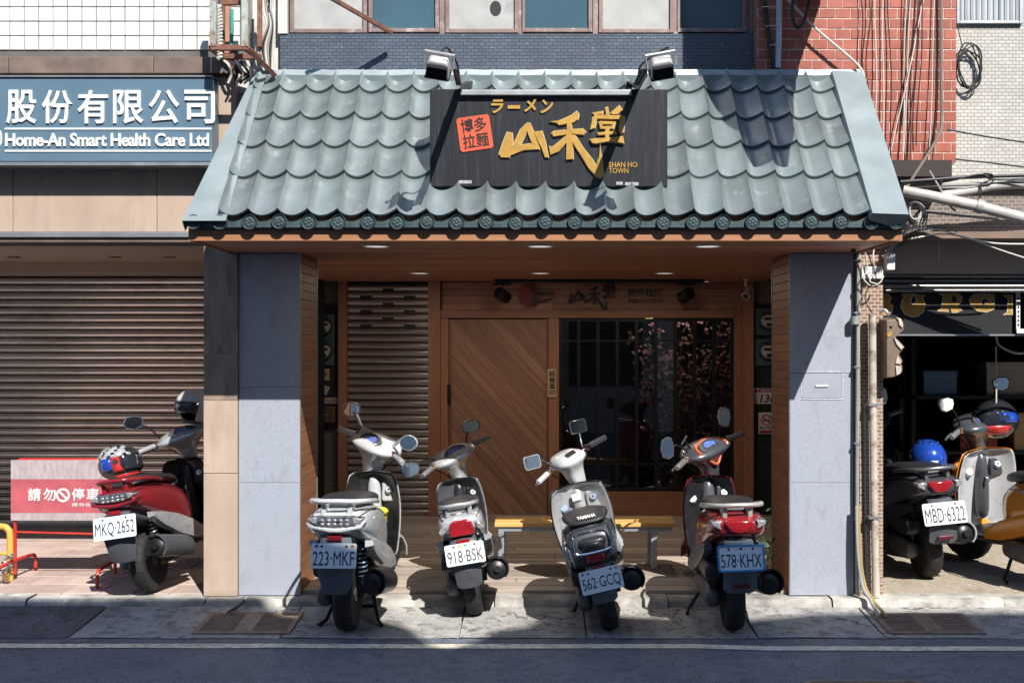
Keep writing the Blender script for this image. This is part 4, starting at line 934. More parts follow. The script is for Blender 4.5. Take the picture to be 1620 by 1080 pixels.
# floodlights on slotted arms
flood = M('flood_grey', (.50, .50, .49), .45, .3, var=.12, vs=15, dirt=((.25, .24, .22), .55, .75, 10., .5))
def floodlight(xf, xa, tilt, label):
    t = thing('floodlight', label, 'floodlight', (xf, -1.66, 3.3), 'floodlights over the black sign')
    T = Matrix.Translation((xf, -1.66, 3.345)) @ Matrix.Rotation(R(tilt), 4, 'Y') @ Matrix.Rotation(R(-38), 4, 'X') @ Matrix.Scale(.84, 4)
    m_ = MB(); m_.loft([[(sx * a, b, sz * c) for sx, sz in ((-1, -1), (1, -1), (1, 1), (-1, 1))] for a, b, c in ((.052, -.07, .03), (.066, -.055, .045), (.074, .0, .052), (.08, .05, .06))], True, T); m_.build('housing', flood, t, bevel=.008)
    m_ = MB(); m_.box(-.082, .082, .05, .062, -.062, .062, T); m_.build('lens_frame', blackmetal, t, bevel=.003)
    m_ = MB(); m_.box(-.07, .07, .0625, .065, -.05, .05, T); m_.build('lens', GLASS('flood_glass', (.8, .85, .85), .1), t)
    for k in range(7):
        m_ = MB(); m_.box(-.068, .068, -.045 + k * .014, -.04 + k * .014, -.075, -.045, T); m_.build('cooling_fin', blackmetal, t)
    m_ = MB(); m_.tube([T @ Vector(p) for p in ((-.095, .0, -.0), (-.095, -.085, .03), (.095, -.085, .03), (.095, .0, 0))], .008, 6); m_.build('yoke', flood, t)
    m_ = MB(); m_.box(.02, .06, -.074, -.0705, -.008, .008, T); m_.build('type_label', white, t)
    s = 1 if xa > xf else -1
    pts = [Vector((xf + .095 * s, -1.66, 3.33)), Vector((xa, -.93, 3.41)), Vector((xa + .02, -.12, 3.62))]
    for p, q in zip(pts, pts[1:]):
        bar(t, p, q, .038, blackmetal, 'arm', .006); bar(t, p + Vector((.016, 0, -.018)), q + Vector((.016, 0, -.018)), .006, blackmetal, 'arm', .038)
    p, q = pts[0], pts[1]; m_ = MB()
    for k in range(1, 11):
        c = p.lerp(q, k / 11); m_.box(c.x - .003, c.x + .003, c.y - .018, c.y + .018, c.z - .006, c.z + .006)
    m_.build('slot_rivet', tin, t)
    m_ = MB(); m_.tube(spline([Vector((xf, -1.64, 3.39)), Vector((xf + .04, -1.62, 3.46)), Vector((xf + .09 * s, -1.5, 3.40)), Vector((xa, -1.1, 3.42))], 6), .006, 6); m_.build('cable', cabk, t, smooth=True)
floodlight(-.565, -.505, 10, 'grey floodlight on a slotted arm at the gold-lettered sign, red seal end')
floodlight(.655, .575, -10, 'grey floodlight on a slotted arm above the English words on the sign')

# ------------------------------------------------------------------ under the canopy: small fixtures
lampw = M('lamp_diffuser', (.80, .78, .75), .5, var=.02, emit=(1, .9, .8, .45))
def downlamp(xx, yy, zz, parent, power=6.5):
    ld = bpy.data.lights.new('lamp', 'AREA'); ld.shape = 'DISK'; ld.size = .13; ld.energy = power; ld.color = (1, .86, .70)
    lo = bpy.data.objects.new('lamp', ld); COL.objects.link(lo); lo.parent = parent; lo.location = Vector((xx, yy, zz)) - Vector(parent.location)
for r_, (yy, row) in enumerate(((-.58, 'front'), (2.05, 'rear'))):
    for c_, xx in enumerate((-1.06, -.01, 1.065)):
        t = thing('ceiling_light', 'round white downlight in the timber soffit, %s row, %s' % (row, ('over the metal shutter side', 'middle', 'over the window side')[c_]), 'light', (xx, yy, ZC), 'downlights in the timber soffit')
        m_ = MB(); m_.lathe([(.088, .0), (.09, -.006), (.078, -.010), (.074, -.006), (.074, .0)], Matrix.Translation((xx, yy, ZC - .001)), 28); m_.build('trim_ring', white, t, smooth=True)
        m_ = MB(); m_.lathe([(.001, -.0055), (.074, -.0055), (.074, -.001)], Matrix.Translation((xx, yy, ZC - .001)), 28); m_.build('diffuser', lampw, t); downlamp(xx, yy, ZC - .016, t, 1.6 if r_ == 0 else 4.2)
tl = thing('track_light', 'black ceiling track with two spotlights before the shop name board', 'light', (.3, YW - .3, ZC))
yt = YW - .35
m_ = MB(); m_.box(X(783, yt), X(1113, yt), yt - .02, yt + .02, ZC - .035, ZC - .001); m_.build('track', blackmetal, tl)
for px_, d in ((795, 1), (1085, -1)):
    m_ = MB(); m_.box(X(px_ - 14, yt), X(px_ + 14, yt), yt - .025, yt + .025, ZC - .06, ZC - .036); m_.build('adapter', blackmetal, tl, bevel=.004)
    m_ = MB(); m_.cyl((X(px_ , yt), yt, ZC - .06), (X(px_, yt), yt, ZC - .11), .008); m_.build('stem', blackmetal, tl)
    c = Vector((X(px_, yt), yt, ZC - .155)); q = Vector((d * .035, .05, -.02)); m_ = MB(); m_.tube([c - q * 1.05, c - q, c + q, c + q * 1.05], [.05, .06, .06, .05], 16); m_.build('lamp_head', blackmetal, tl, smooth=True)
# shop name on the rear board
nb_ = thing('name_board', 'shop name board lettering with dark red disc above the timber door', 'sign', (0, YW, 2.3))
yl = YW - .016
m_ = MB(); m_.lathe([(.001, .008), (.118, .008), (.12, .0)], Matrix.Translation((X(839, YW), yl + .001, Z(468, YW))) @ Matrix.Rotation(R(90), 4, 'X'), 36); m_.build('red_disc', M('deep_red', (.22, .02, .03), .5, var=.1), nb_)
m_ = MB()
for i, pg in enumerate(([(838, 455), (842, 454), (848, 462), (846, 470), (852, 474), (848, 480), (843, 474), (844, 464)], [(845, 463), (866, 462.5), (877, 464), (866, 466), (849, 467)], [(846, 476), (862, 474), (876, 471), (874, 474), (862, 478), (848, 480)], [(838, 480), (846, 478), (848, 484), (841, 483)], [(872, 461), (879, 466), (876, 467)])):
    m_.prism([(X(a, YW), Z(b, YW)) for a, b in pg], yl - .013 - .0008 * i, yl - .004)
m_.build('emblem', inkblack, nb_)
m_ = MB(); 
for i, (f, pg) in enumerate(BR):
    q = [f(*p) for p in pg]; q = [(898 + (a - 789) * .377, 448 + (b - 168) * .40) for a, b in q]
    m_.prism([(X(a, YW), Z(b, YW)) for a, b in q], yl - .010 - .0004 * i, yl + .004)
m_.build('lettering', inkblack, nb_)
text_mb('博多拉麵', X(993, YW), X(1048, YW), Z(470, YW), Z(457.5, YW), yl + .003, .012, .02).build('lettering', inkblack, nb_)
text_mb('SHAN HO TOWN', X(993, YW), X(1048, YW), Z(478.5, YW), Z(473, YW), yl + .003, .010, .02).build('lettering', inkblack, nb_)
pq = thing('wooden_plaque', 'small pale wooden plaque with black brush characters beside the door', 'sign', (X(873, YW), YW - .04, Z(628, YW)))
m_ = MB(); m_.box(X(866, YW), X(880.5, YW), YW - .046, YW - .031, Z(628, YW), Z(583, YW)); m_.build('board', WOOD('pale_wood', (.46, .30, .17), (.58, .42, .26), 'z', .5, 60, .05), pq, bevel=.003)
for k, ch in enumerate('誠營業中'):
    text_mb(ch, X(868.5 , YW), X(878, YW), Z(586 + (k + 1) * 10 - .8, YW), Z(586 + k * 10, YW), YW - .0462, .002, .01).build('lettering', inkblack, pq)
cc = thing('security_camera', 'white security camera hanging from the soffit beside the wall', 'camera', at(1180, 460, 3.0))
m_ = MB(); m_.lathe([(.028, 0), (.028, -.012), (.01, -.016), (.01, -.075)], Matrix.Translation((X(1180, 3.0), 3.0, ZC)), 16); m_.build('mount', white, cc, smooth=True)
c = at(1183, 464, 2.95); q = Vector((-.03, -.055, -.028)); m_ = MB(); m_.tube([c - q * 1.1, c - q, c + q * 1.1], [.03, .036, .036], 16); m_.build('body', white, cc, smooth=True)
m_ = MB(); m_.tube([c + q * 1.1, c + q * 1.14], [.03, .029], 16); m_.build('lens', blackmetal, cc, smooth=True)
# meters
dial = M('meter_dial', (.72, .71, .67), .5, var=.1); mgreen = M('meter_green', (.07, .14, .14), .5, var=.2); mglass = THIN('meter_glass')
def meter(px_, py_, label, ym=YW - .0):
    t = thing('electricity_meter', label, 'meter', at(px_, py_ + 18, ym), 'electricity meters')
    m_ = MB(); m_.box(X(px_ - 20, ym), X(px_ + 17, ym), ym - .02, ym + .05, Z(py_ + 22, ym), Z(py_ - 20, ym)); m_.build('base_box', mgreen, t, bevel=.006)
    c = at(px_, py_, ym - .02); T = Matrix.Translation(c) @ Matrix.Rotation(R(90), 4, 'X')
    m_ = MB(); m_.lathe([(.001, .0), (.092, .0), (.092, .03), (.086, .034)], T, 28); m_.build('collar', blackmetal, t, smooth=True)
    m_ = MB(); m_.lathe([(.001, .035), (.078, .035), (.078, .03)], T, 28); m_.build('dial', dial, t)
    m_ = MB(); m_.box(c.x - .045, c.x + .045, c.y - .039, c.y - .036, c.z + .01, c.z + .035); m_.box(c.x - .02, c.x + .03, c.y - .039, c.y - .036, c.z - .05, c.z - .02); m_.build('register', blackmetal, t)
    m_ = MB(); m_.lathe([(.082, .034), (.080, .07), (.066, .088), (.001, .092)], T, 24); m_.build('glass_cover', mglass, t, smooth=True)
meter(512, 517, 'upper round glass electricity meter beside the metal shutter'); meter(512, 556, 'lower round glass electricity meter beside the metal shutter')
meter(1215, 508, 'upper round glass electricity meter beside the pillar and window post'); meter(1215, 556, 'lower round glass electricity meter beside the pillar and window post')
def flat(name, px0, px1, py0, py1, mat, label, cat, y0=YW + .0, th=.02):
    m_ = MB(); m_.box(X(px0, YW), X(px1, YW), y0, y0 + th, Z(py1, YW), Z(py0, YW)); return tag(m_.build(name, mat, None, bevel=.002), label, cat)
def panelthing(name, label, cat, px0, px1, py0, py1, mat, y0, th=.01):
    t = thing(name, label, cat, (X((px0 + px1) / 2, YW), y0, Z(py1, YW)))
    m_ = MB(); m_.box(X(px0, YW), X(px1, YW), y0, y0 + th, Z(py1, YW), Z(py0, YW)); m_.build('board', mat, t, bevel=.0015); return t
flat('backing_board', 1192, 1240, 480, 812, M('dark_green_board', (.012, .03, .024), .45, var=.2), 'tall dark green board behind the meters and number plate', 'board', YW + .02, .03)
flat('backing_board', 500, 535.5, 480, 680, M('dark_board', (.03, .028, .026), .6, var=.2), 'dark backing board behind the meters beside the metal shutter', 'board', YW + .02, .03)
magenta = M('plate_magenta', (.30, .05, .17), .5); platew = M('enamel_white', (.72, .68, .68), .4, var=.03)
hp = panelthing('house_number', 'white and purple house number plate 136 beside the pillar', 'number plate', 1191.5, 1228, 614, 638.5, platew, YW - .005)
m_ = MB(); m_.box(X(1200, YW), X(1227, YW), YW - .007, YW - .0052, Z(620.5, YW), Z(614.8, YW)); m_.build('purple_band', magenta, hp)
text_mb('錦江街', X(1203, YW), X(1226, YW), Z(619.8, YW), Z(615.4, YW), YW - .007, .001, .01).build('lettering', platew, hp)
text_mb('136', X(1202, YW), X(1226, YW), Z(636.5, YW), Z(623.5, YW), YW - .005, .002, .02, shear=.2).build('lettering', M('plate_purple', (.10, .02, .07), .5), hp)
for k, ch in enumerate('中正區'): text_mb(ch, X(1193, YW), X(1198.5, YW), Z(626.8 + k * 5.2, YW), Z(622.4 + k * 5.2, YW), YW - .005, .001, .01).build('lettering', magenta, hp)
m_ = MB(); m_.lathe([(.001, .0015), (.018, .0015), (.018, 0)], Matrix.Translation((X(1195.7, YW), YW - .0052, Z(618.3, YW))) @ Matrix.Rotation(R(90), 4, 'X'), 16); m_.build('emblem', magenta, hp)
ns = panelthing('no_smoking_sign', 'white no smoking notice with red ring beside the pillar', 'sign', 1200, 1224, 652, 686, platew, YW - .005)
nred = M('notice_red', (.45, .02, .03), .5)
def ring(cx, cz, y0, r0, r1, parent, mat, name='ring', bar_ang=None):
    m_ = MB(); m_.lathe([(r1, 0), (r1, .002), (r0, .002), (r0, 0)], Matrix.Translation((cx, y0, cz)) @ Matrix.Rotation(R(90), 4, 'X'), 30, False)
    if bar_ang is not None: m_.box(-r0, r0, -.0028, -.0004, -(r1 - r0) * .45, (r1 - r0) * .45, Matrix.Translation((cx, y0, cz)) @ Matrix.Rotation(bar_ang, 4, 'Y'))
    m_.build(name, mat, parent)
ring(X(1212.5, YW), Z(664, YW), YW - .0052, .043, .054, ns, nred, 'red_ring', R(45))
m_ = MB(); m_.box(X(1207, YW), X(1218, YW), YW - .0065, YW - .005, Z(666, YW), Z(663.6, YW)); m_.tube([(X(1217, YW), YW - .006, Z(662, YW)), (X(1216, YW), YW - .006, Z(659.5, YW)), (X(1218, YW), YW - .006, Z(658, YW))], .003, 5); m_.build('cigarette', inkblack, ns)
text_mb('禁止吸菸', X(1202, YW), X(1223, YW), Z(679, YW), Z(674, YW), YW - .005, .001, .012).build('lettering', inkblack, ns)
m_ = MB(); m_.box(X(1201.5, YW), X(1223, YW), YW - .0065, YW - .005, Z(685, YW), Z(680.4, YW)); m_.build('red_band', nred, ns)
hp2 = panelthing('number_board', 'old cream number board 136 below the meters beside the metal shutter', 'number plate', 502, 534, 628.5, 638.5, M('cream_board', (.50, .45, .38), .6, var=.15), YW - .005)
text_mb('江136號', X(505, YW), X(531, YW), Z(637, YW), Z(630, YW), YW - .005, .001, .0).build('lettering', M('faded_red', (.34, .14, .12), .6), hp2)
mbx = thing('letter_box', 'brown metal letter box with latch below the old number board', 'letter box', (X(516, YW), YW, Z(668, YW)))
m_ = MB(); m_.box(X(500, YW), X(531, YW), YW - .06, YW + .02, Z(668, YW), Z(642, YW)); m_.build('box', M('letter_brown', (.13, .07, .05), .5, var=.2), mbx, bevel=.006)
m_ = MB(); m_.box(X(511, YW), X(521, YW), YW - .075, YW - .06, Z(657, YW), Z(654, YW)); m_.build('latch', alu, mbx, bevel=.002)
sw = thing('breaker_box', 'small ivory breaker box below the round meters', 'breaker box', at(515, 602, YW))
m_ = MB(); m_.box(X(509, YW), X(521, YW), YW - .03, YW + .02, Z(602, YW), Z(583, YW)); m_.build('box', M('ivory', (.48, .38, .22), .5), sw, bevel=.004)
m_ = MB(); m_.box(X(513, YW), X(518, YW), YW - .036, YW - .03, Z(593, YW), Z(591, YW)); m_.build('lever', blackmetal, sw)
t = thing('paper_slip', 'crumpled pale paper slip tucked above the old number board', 'paper', at(515, 625, YW - .02))
m_ = MB(); m_.add([at(508, 625, YW - .03), at(517, 624, YW - .02), at(522, 612, YW - .035), at(513, 609, YW - .045)], [(0, 1, 2, 3)]); m_.build('sheet', M('paper', (.58, .5, .6), .7), t, solid=.002)

# blossom tree inside the window
bt_ = thing('blossom_tree', 'pink blossom tree standing inside behind the barred window', 'tree', (X(1085, 4.1), 4.1, .15))
m_ = MB(); base = Vector((X(1075, 4.2), 4.2, .15)); tips = []
for k in range(26):
    a = rnd.uniform(0, 6.28); rr = rnd.uniform(.1, .5); top = base + Vector((rr * math.cos(a) * 1.1 + .05, rr * math.sin(a) * .55 - .05, rnd.uniform(.75, 2.0)))
    m_.tube(spline([base, base + Vector((rnd.uniform(-.04, .04), 0, .45)), base.lerp(top, .6) + Vector((rnd.uniform(-.06, .06), 0, .1)), top], 3), [.028 - .0023 * j for j in range(10)], 5); tips.append(top); tips.append(base.lerp(top, .75))
m_.build('trunk', M('bark', (.08, .05, .035), .8), bt_)
pinkm = M('blossom', (.46, .22, .28), .6, var=.3, vs=30); leafm = M('leaf', (.10, .14, .04), .6, var=.3)
m_, l_ = MB(), MB()
for k in range(900):
    c = rnd.choice(tips) + Vector((rnd.gauss(0, .10), rnd.gauss(0, .07), rnd.gauss(0, .12))); c.y = max(c.y, 3.62)
    tgt = m_ if rnd.random() < .72 else l_
    for q in range(4):
        d = Vector((rnd.uniform(-1, 1), rnd.uniform(-1, .3), rnd.uniform(-1, 1))).normalized() * rnd.uniform(.018, .034); e = d.orthogonal().normalized() * d.length * .6
        tgt.add([c, c + d * .6 + e, c + d * 1.3, c + d * .6 - e], [(0, 1, 2, 3)])
m_.build('crown', pinkm, bt_); l_.build('foliage', leafm, bt_)

pd = thing('pendant_lamp', 'small glowing pendant lamp inside the barred window', 'lamp', (X(1027, 4.6), 4.6, 2.5))
m_ = MB(); m_.tube([(X(1027, 4.6), 4.6, 2.52), (X(1027, 4.6), 4.6, 2.22)], .004, 6); m_.build('cord', cabk, pd)
m_ = MB(); m_.ell((X(1027, 4.6), 4.6, 2.17), .05, .05, .06, 14, 10); m_.build('bulb', M('bulb_glow', (.9, .8, .4), .4, emit=(1, .85, .35, 3.0)), pd, smooth=True)
for lx, lz in ((X(1027, 3.95), 2.35), (X(1110, 3.95), 2.35)):
    ld = bpy.data.lights.new('lamp', 'POINT'); ld.energy = 3.2; ld.shadow_soft_size = .08; ld.color = (1, .85, .68)
    lo = bpy.data.objects.new('lamp', ld); COL.objects.link(lo); lo.parent = pd; lo.location = Vector((lx, 3.95, lz)) - pd.location
# bench ------------------------------------------------------------------
bx0, bx1 = X(782, .8), 1.02; by0, by1 = .76, 1.13; bz = .485
bench = thing('bench', 'slatted yellow-brown bench on grey steel legs before the window', 'bench', (.3, .95, .13))
bw_ = WOOD('bench_wood', (.52, .29, .08), (.70, .44, .15), 'x', .45, 50, .12)
for k in range(5):
    for a, b in ((bx0, bx0 + .66), (bx0 + .664, bx1)):
        m_ = MB(); yk = by0 + k * .076; m_.box(a + rnd.uniform(0, .004), b, yk, yk + .062, bz - .03, bz); m_.build('slat', bw_, bench, bevel=.004)
bst = M('bench_steel', (.36, .39, .43), .45, .5, var=.12)
m_ = MB(); m_.box(bx0 + .03, bx1 - .03, by0 + .02, by0 + .055, bz - .066, bz - .031); m_.box(bx0 + .03, bx1 - .03, by1 - .055, by1 - .02, bz - .066, bz - .031); m_.build('rail', bst, bench, bevel=.003)
for xx in (bx0 + .03, .83):
    for yy in (by0 + .02, by1 - .055):
        m_ = MB(); m_.box(xx, xx + .045, yy, yy + .035, .135, bz - .067); m_.build('leg', bst, bench, bevel=.003)
    m_ = MB(); m_.box(xx + .005, xx + .04, by0 + .056, by1 - .056, .16, .19); m_.build('stretcher', bst, bench)
# no parking barrier -------------------------------------------------------
YP = .55
bar_ = thing('no_parking_barrier', 'red framed no parking barrier with red and white cloth panel', 'barrier', (X(100, YP), YP, .1))
redp = M('red_paint', (.50, .035, .03), .4, var=.15, vs=12); clothr = M('cloth_red', (.46, .10, .12), .6, var=.18, vs=8); clothw = M('cloth_white', (.42, .36, .36), .5, var=.2, vs=14, stretch=(3, 1, 1))
xa, xb = X(24, YP), X(182, YP); zt, zm = Z(727, YP), Z(845, YP)
m_ = MB(); m_.tube([(xa, YP, .14), (xa, YP, zt - .03), (xa + .03, YP, zt), (xb - .03, YP, zt), (xb, YP, zt - .03), (xb, YP, .14)], .013, 8); m_.tube([(xa, YP, Z(841, YP)), (xb, YP, Z(845, YP))], .008, 8); m_.build('frame', redp, bar_, smooth=True)
for xx in (xa, xb):
    m_ = MB(); m_.tube(spline([(xx, YP - .34, .1), (xx, YP - .34, .2), (xx, YP - .24, .235), (xx, YP + .24, .235), (xx, YP + .34, .2), (xx, YP + .34, .1)], 4), .014, 8); m_.build('foot', redp, bar_, smooth=True)
for pa, pb, mt in ((727, 757, clothw), (757.2, 810, clothr), (810.2, 822, clothw)):
    m_ = MB(); m_.box(xa - .02, xb + .02, YP - .026, YP - .015, Z(pb, YP), Z(pa, YP)); m_.build('panel', mt, bar_)
for ch, a in zip('請勿停車', (47, 71, 116, 139)): text_mb(ch, X(a, YP), X(a + 20, YP), Z(791, YP), Z(771, YP), YP - .0265, .003, .02).build('lettering', white, bar_)
ring(X(102, YP), Z(782, YP), YP - .0265, .036, .052, bar_, white, 'ring', R(45))
text_mb('請勿停車', X(116, YP), X(157, YP), Z(800, YP), Z(794, YP), YP - .0265, .002, .01, spacing=1.2).build('lettering', white, bar_)
yr_ = thing('yellow_rack', 'yellow tube rack at the photo edge beside the barrier', 'rack', (X(2, .5), .5, .1))
m_ = MB(); m_.tube(spline([(X(16, .5), .5, .1), (X(16, .5), .5, .42), (X(12, .5), .5, .48), (X(0, .5), .5, .5), (X(-60, .5), .5, .5)], 4), .024, 10); m_.tube([(X(16, .5), .5, .3), (X(-60, .5), .5, .3)], .012, 8); m_.build('frame', M('yellow_paint', (.60, .38, .07), .45, var=.1), yr_, smooth=True)
ch_ = thing('chain_lock', 'silver chain and padlock wrapped round the barrier foot', 'chain', (xa, YP - .1, .2))
m_ = MB()
for k in range(14):
    a = k * .9; c = Vector((xa + .03 * math.cos(a), YP - .12 + .03 * math.sin(a), .30 - k * .011)); e1 = Vector((math.cos(a * 2.1), math.sin(a * 2.1), .4)).normalized() * .02; e2 = e1.orthogonal().normalized() * .012
    m_.tube([c + e1 * math.cos(q * 1.047) + e2 * math.sin(q * 1.047) for q in range(6)], .0045, 5, closed=True)
m_.build('chain_links', chrome, ch_, smooth=True)
m_ = MB(); m_.box(xa - .01, xa + .04, YP - .19, YP - .17, .13, .18); m_.build('padlock', M('brass', (.45, .32, .12), .35, .8), ch_, bevel=.006)
ub = thing('folded_umbrella', 'small black folded umbrella lying by the drain grate at the pillar foot', 'umbrella', at(380, 940, -.2))
m_ = MB(); m_.tube([(X(362, -.33), -.36, .065), (X(372, -.26), -.28, .075), (X(384, -.2), -.16, .10)], [.006, .016, .013], 8); m_.build('cover', blackplastic, ub, smooth=True)
m_ = MB(); m_.tube([(X(384, -.2), -.16, .10), (X(390, -.15), -.12, .115)], .008, 8); m_.build('handle', chrome, ub, smooth=True)
pp = thing('potted_plant', 'leafy potted plant tucked beside the pillar behind the blue framed plate', 'plant', (1.55, .25, .1))
m_ = MB(); m_.lathe([(.06, 0), (.075, .14), (.08, .15), (.07, .15), (.06, .12)], Matrix.Translation((1.55, .25, .1)), 16); m_.build('pot', M('terracotta', (.30, .12, .07), .7), pp, smooth=True)
m_ = MB()
for k in range(90):
    c = Vector((1.55 + rnd.gauss(0, .05), .25 + rnd.gauss(0, .05), .26 + abs(rnd.gauss(0, .12)))); d = Vector((rnd.uniform(-1, 1), rnd.uniform(-1, 1), rnd.uniform(-.2, .9))).normalized() * .05; e = d.orthogonal().normalized() * .014
    m_.add([c, c + d * .5 + e, c + d, c + d * .5 - e], [(0, 1, 2, 3)])
m_.build('foliage', M('plant_leaf', (.06, .12, .03), .5, var=.3, vs=40), pp)

# ------------------------------------------------------------------ scooters
lensred = M('lens_red', (.30, .012, .018), .12, var=.15, vs=25, coat=.6); lensclear = M('lens_clear', (.52, .52, .52), .1, .55, var=.35, vs=45, coat=.6)
lenssmoke = M('lens_smoke', (.16, .17, .19), .08, .5, var=.8, vs=38, coat=.8); lensamber = M('lens_amber', (.55, .20, .03), .15, coat=.5)
dplastic = M('dark_fairing', (.020, .021, .025), .36, var=.3, vs=10, dirt=((.07, .07, .07), .56, .7, 14., .5)); gplastic = M('grey_fairing', (.10, .107, .12), .36, .2, var=.2, vs=8, dirt=((.05, .05, .05), .52, .66, 16., .5))
seatm = M('seat_vinyl', (.022, .023, .026), .45, var=.2, vs=8, bump=.15, bs=120); enginem = M('engine_metal', (.13, .13, .135), .5, .6, var=.3, vs=14, dirt=((.05, .045, .04), .5, .7, 8., .7))
spring = M('spring_steel', (.30, .31, .33), .35, .7, var=.15); rimm = M('wheel_rim', (.20, .20, .21), .4, .7, var=.2)
plinfo = M('dial_blue', (.10, .16, .42), .15, var=.5, vs=40, coat=.8); exhaust = M('exhaust_black', (.03, .03, .032), .38, .5, var=.3, vs=10)
def sup(hw, zb, zt, y, n=20, p=2.7, cx=0.):
    out = []; zc = (zb + zt) / 2; hh = (zt - zb) / 2
    for k in range(n):
        a = 2 * math.pi * k / n; c, s = math.cos(a), math.sin(a)
        out.append((cx + hw * math.copysign(abs(c) ** (2 / p), c), y, zc + hh * math.copysign(abs(s) ** (2 / p), s)))
    return out
def secs(rows, p=2.7, n=20): return [sup(r[1], r[2], r[3], r[0], n, p, r[4] if len(r) > 4 else 0.) for r in rows]
def scooter(S):
    bodyA, bodyB, trim = S['body'], S['panel'], S.get('trim', dplastic)
    root = thing('scooter', S['label'], 'scooter', S['loc'], 'parked scooters')
    lean, head, sc_ = R(S.get('lean', 0)), R(S.get('head', 0)), S.get('scale', 1.08)
    root.rotation_mode = 'XYZ'
    root.matrix_world = Matrix.Translation(S['loc']) @ Matrix.Rotation(-head, 4, 'Z') @ Matrix.Rotation(lean, 4, 'Y') @ Matrix.Scale(sc_, 4)
    WB = S.get('wb', 1.17); classic = S.get('classic', False); RW = S.get('rw', .215)
    st = R(S.get('steer', 0)); ax = Vector((0, -math.sin(R(25)), math.cos(R(25)))); piv = Vector((0, .93, .92))
    ST = Matrix.Translation(piv) @ Matrix.Rotation(st, 4, ax) @ Matrix.Translation(-piv)
    def B(mb, name, mat, parent=None, **k): return mb.build(name, mat, parent or root, world=False, **k)
    def lathex(prof, c, T=None, n=28):
        Tm = Matrix.Translation(c) @ Matrix.Rotation(R(90), 4, 'Y'); return MB().lathe(prof, (T @ Tm) if T is not None else Tm, n)
    # wheels
    for wy, T, tw in ((0, None, .056), (WB, ST, .046)):
        tyre = [(RW - .075, -tw * .8), (RW - .045, -tw), (RW - .018, -tw * .96), (RW - .004, -tw * .55), (RW, 0), (RW - .004, tw * .55), (RW - .018, tw * .96), (RW - .045, tw), (RW - .075, tw * .8)]
        wl = B(lathex(tyre, (0, wy, RW), T, 36), 'wheel', rubber, smooth=True, sharp=60)
        m = lathex([(RW - .07, -tw * .75), (RW - .085, -tw * .5), (RW - .09, 0), (RW - .085, tw * .5), (RW - .07, tw * .75), (RW - .075, tw * .78), (RW - .1, tw * .4), (RW - .1, -tw * .4), (RW - .075, -tw * .78)], (0, wy, RW), T, 30)
        for k in range(5):
            a = k * 2 * math.pi / 5; q = Vector((0, math.cos(a), math.sin(a))); c = Vector((0, wy, RW)); p0, p1 = c + q * .03, c + q * (RW - .092)
            if T is not None: p0, p1 = T @ p0, T @ p1
            m.tube([p0, p1], [.018, .013], 6)
        m2 = lathex([(.04, -.05), (.04, .05)], (0, wy, RW), T, 14); m.add(m2.v, m2.f); B(m, 'rim', rimm, wl, smooth=True)
        g = MB()
        for k in range(40):
            a = k * 2 * math.pi / 40; q = Vector((0, math.cos(a), math.sin(a))); sgn = 1 if k % 2 else -1; c = Vector((0, wy, RW)); tt = Vector((0, -math.sin(a), math.cos(a)))
            p0 = c + q * (RW + .0006) + Vector((sgn * .004, 0, 0)); p1 = c + q * (RW - .012) + Vector((sgn * tw * .85, 0, 0)) + tt * .018
            if T is not None: p0, p1 = T @ p0, T @ p1
            g.tube([p0, p1], .0032, 4)
        B(g, 'tread', M('tread_groove', (.006, .006, .006), .9), wl)
    # rear bodywork
    if classic:
        body = [(-.30, .10, .545, .66), (-.285, .135, .50, .69), (-.22, .175, .45, .715), (-.05, .19, .40, .73), (.18, .185, .35, .72), (.38, .165, .31, .70), (.52, .14, .29, .60)]
    else:
        k = S.get('tailw', .175)
        body = [(-.37, k * .62, .655, .715), (-.345, k * .86, .63, .745), (-.27, k, .60, .765), (-.12, k * 1.04, .54, .775), (.08, k * 1.03, .46, .765), (.28, k, .38, .735), (.44, k * .93, .33, .70), (.56, k * .82, .29, .58)]
    B(MB().loft(secs(body, 3.0)), 'rear_body', bodyA, smooth=True, sub=1)
    # lower grey side panels
    for s in (-1, 1):
        m = MB(); hw = .17
        m.loft([[(s * (hw + o), y_, z_) for o, z_ in ((-.03, zb), (.014, zb + .01), (.022, (zb + zt) / 2), (.012, zt), (-.03, zt))] for y_, zb, zt in ((-.20, .53, .57), (-.05, .45, .55), (.2, .35, .50), (.45, .28, .42), (.62, .265, .34))]); B(m, 'side_panel', bodyB, smooth=True, sharp=50)
    # panel joints
    for s in (-1, 1):
        for dz_, nm in ((.10, 'panel_seam'), (-.13, 'panel_seam')):
            pts_ = []
            for r_ in body[1:-1]:
                zc_ = (r_[2] + r_[3]) / 2; hh_ = (r_[3] - r_[2]) / 2; q_ = max(-.8, min(.8, dz_ / .28 * 2 if True else 0)); c_ = (1 - abs(q_) ** 3.0) ** (1 / 3.0)
                pts_.append(Vector((s * (r_[1] * c_ * .985), r_[0], zc_ + q_ * hh_ * .97)))
            B(MB().tube(spline(pts_, 4), .0028, 5), nm, blackplastic)
    # under-tail and inner guard
    B(MB().loft(secs([(-.345, .055, .585, .64), (-.28, .09, .54, .63), (-.12, .11, .48, .60), (.1, .12, .42, .56), (.35, .12, .34, .5)])), 'under_tail', trim, smooth=True, sub=1)
    # seat
    zt = 0.0 if not classic else -.035
    B(MB().loft(secs([(-.25, .085, .765 + zt, .782 + zt), (-.22, .12, .76 + zt, .805 + zt), (-.1, .15, .755 + zt, .83 + zt), (.08, .155, .745 + zt, .825 + zt), (.2, .15, .735 + zt, .805 + zt), (.36, .125, .71 + zt, .795 + zt), (.47, .09, .70 + zt, .775 + zt), (.51, .05, .70 + zt, .745 + zt)], 2.6)), 'seat', seatm, smooth=True, sub=1)
    # grab rail
    gr = S.get('rail', 'wide')
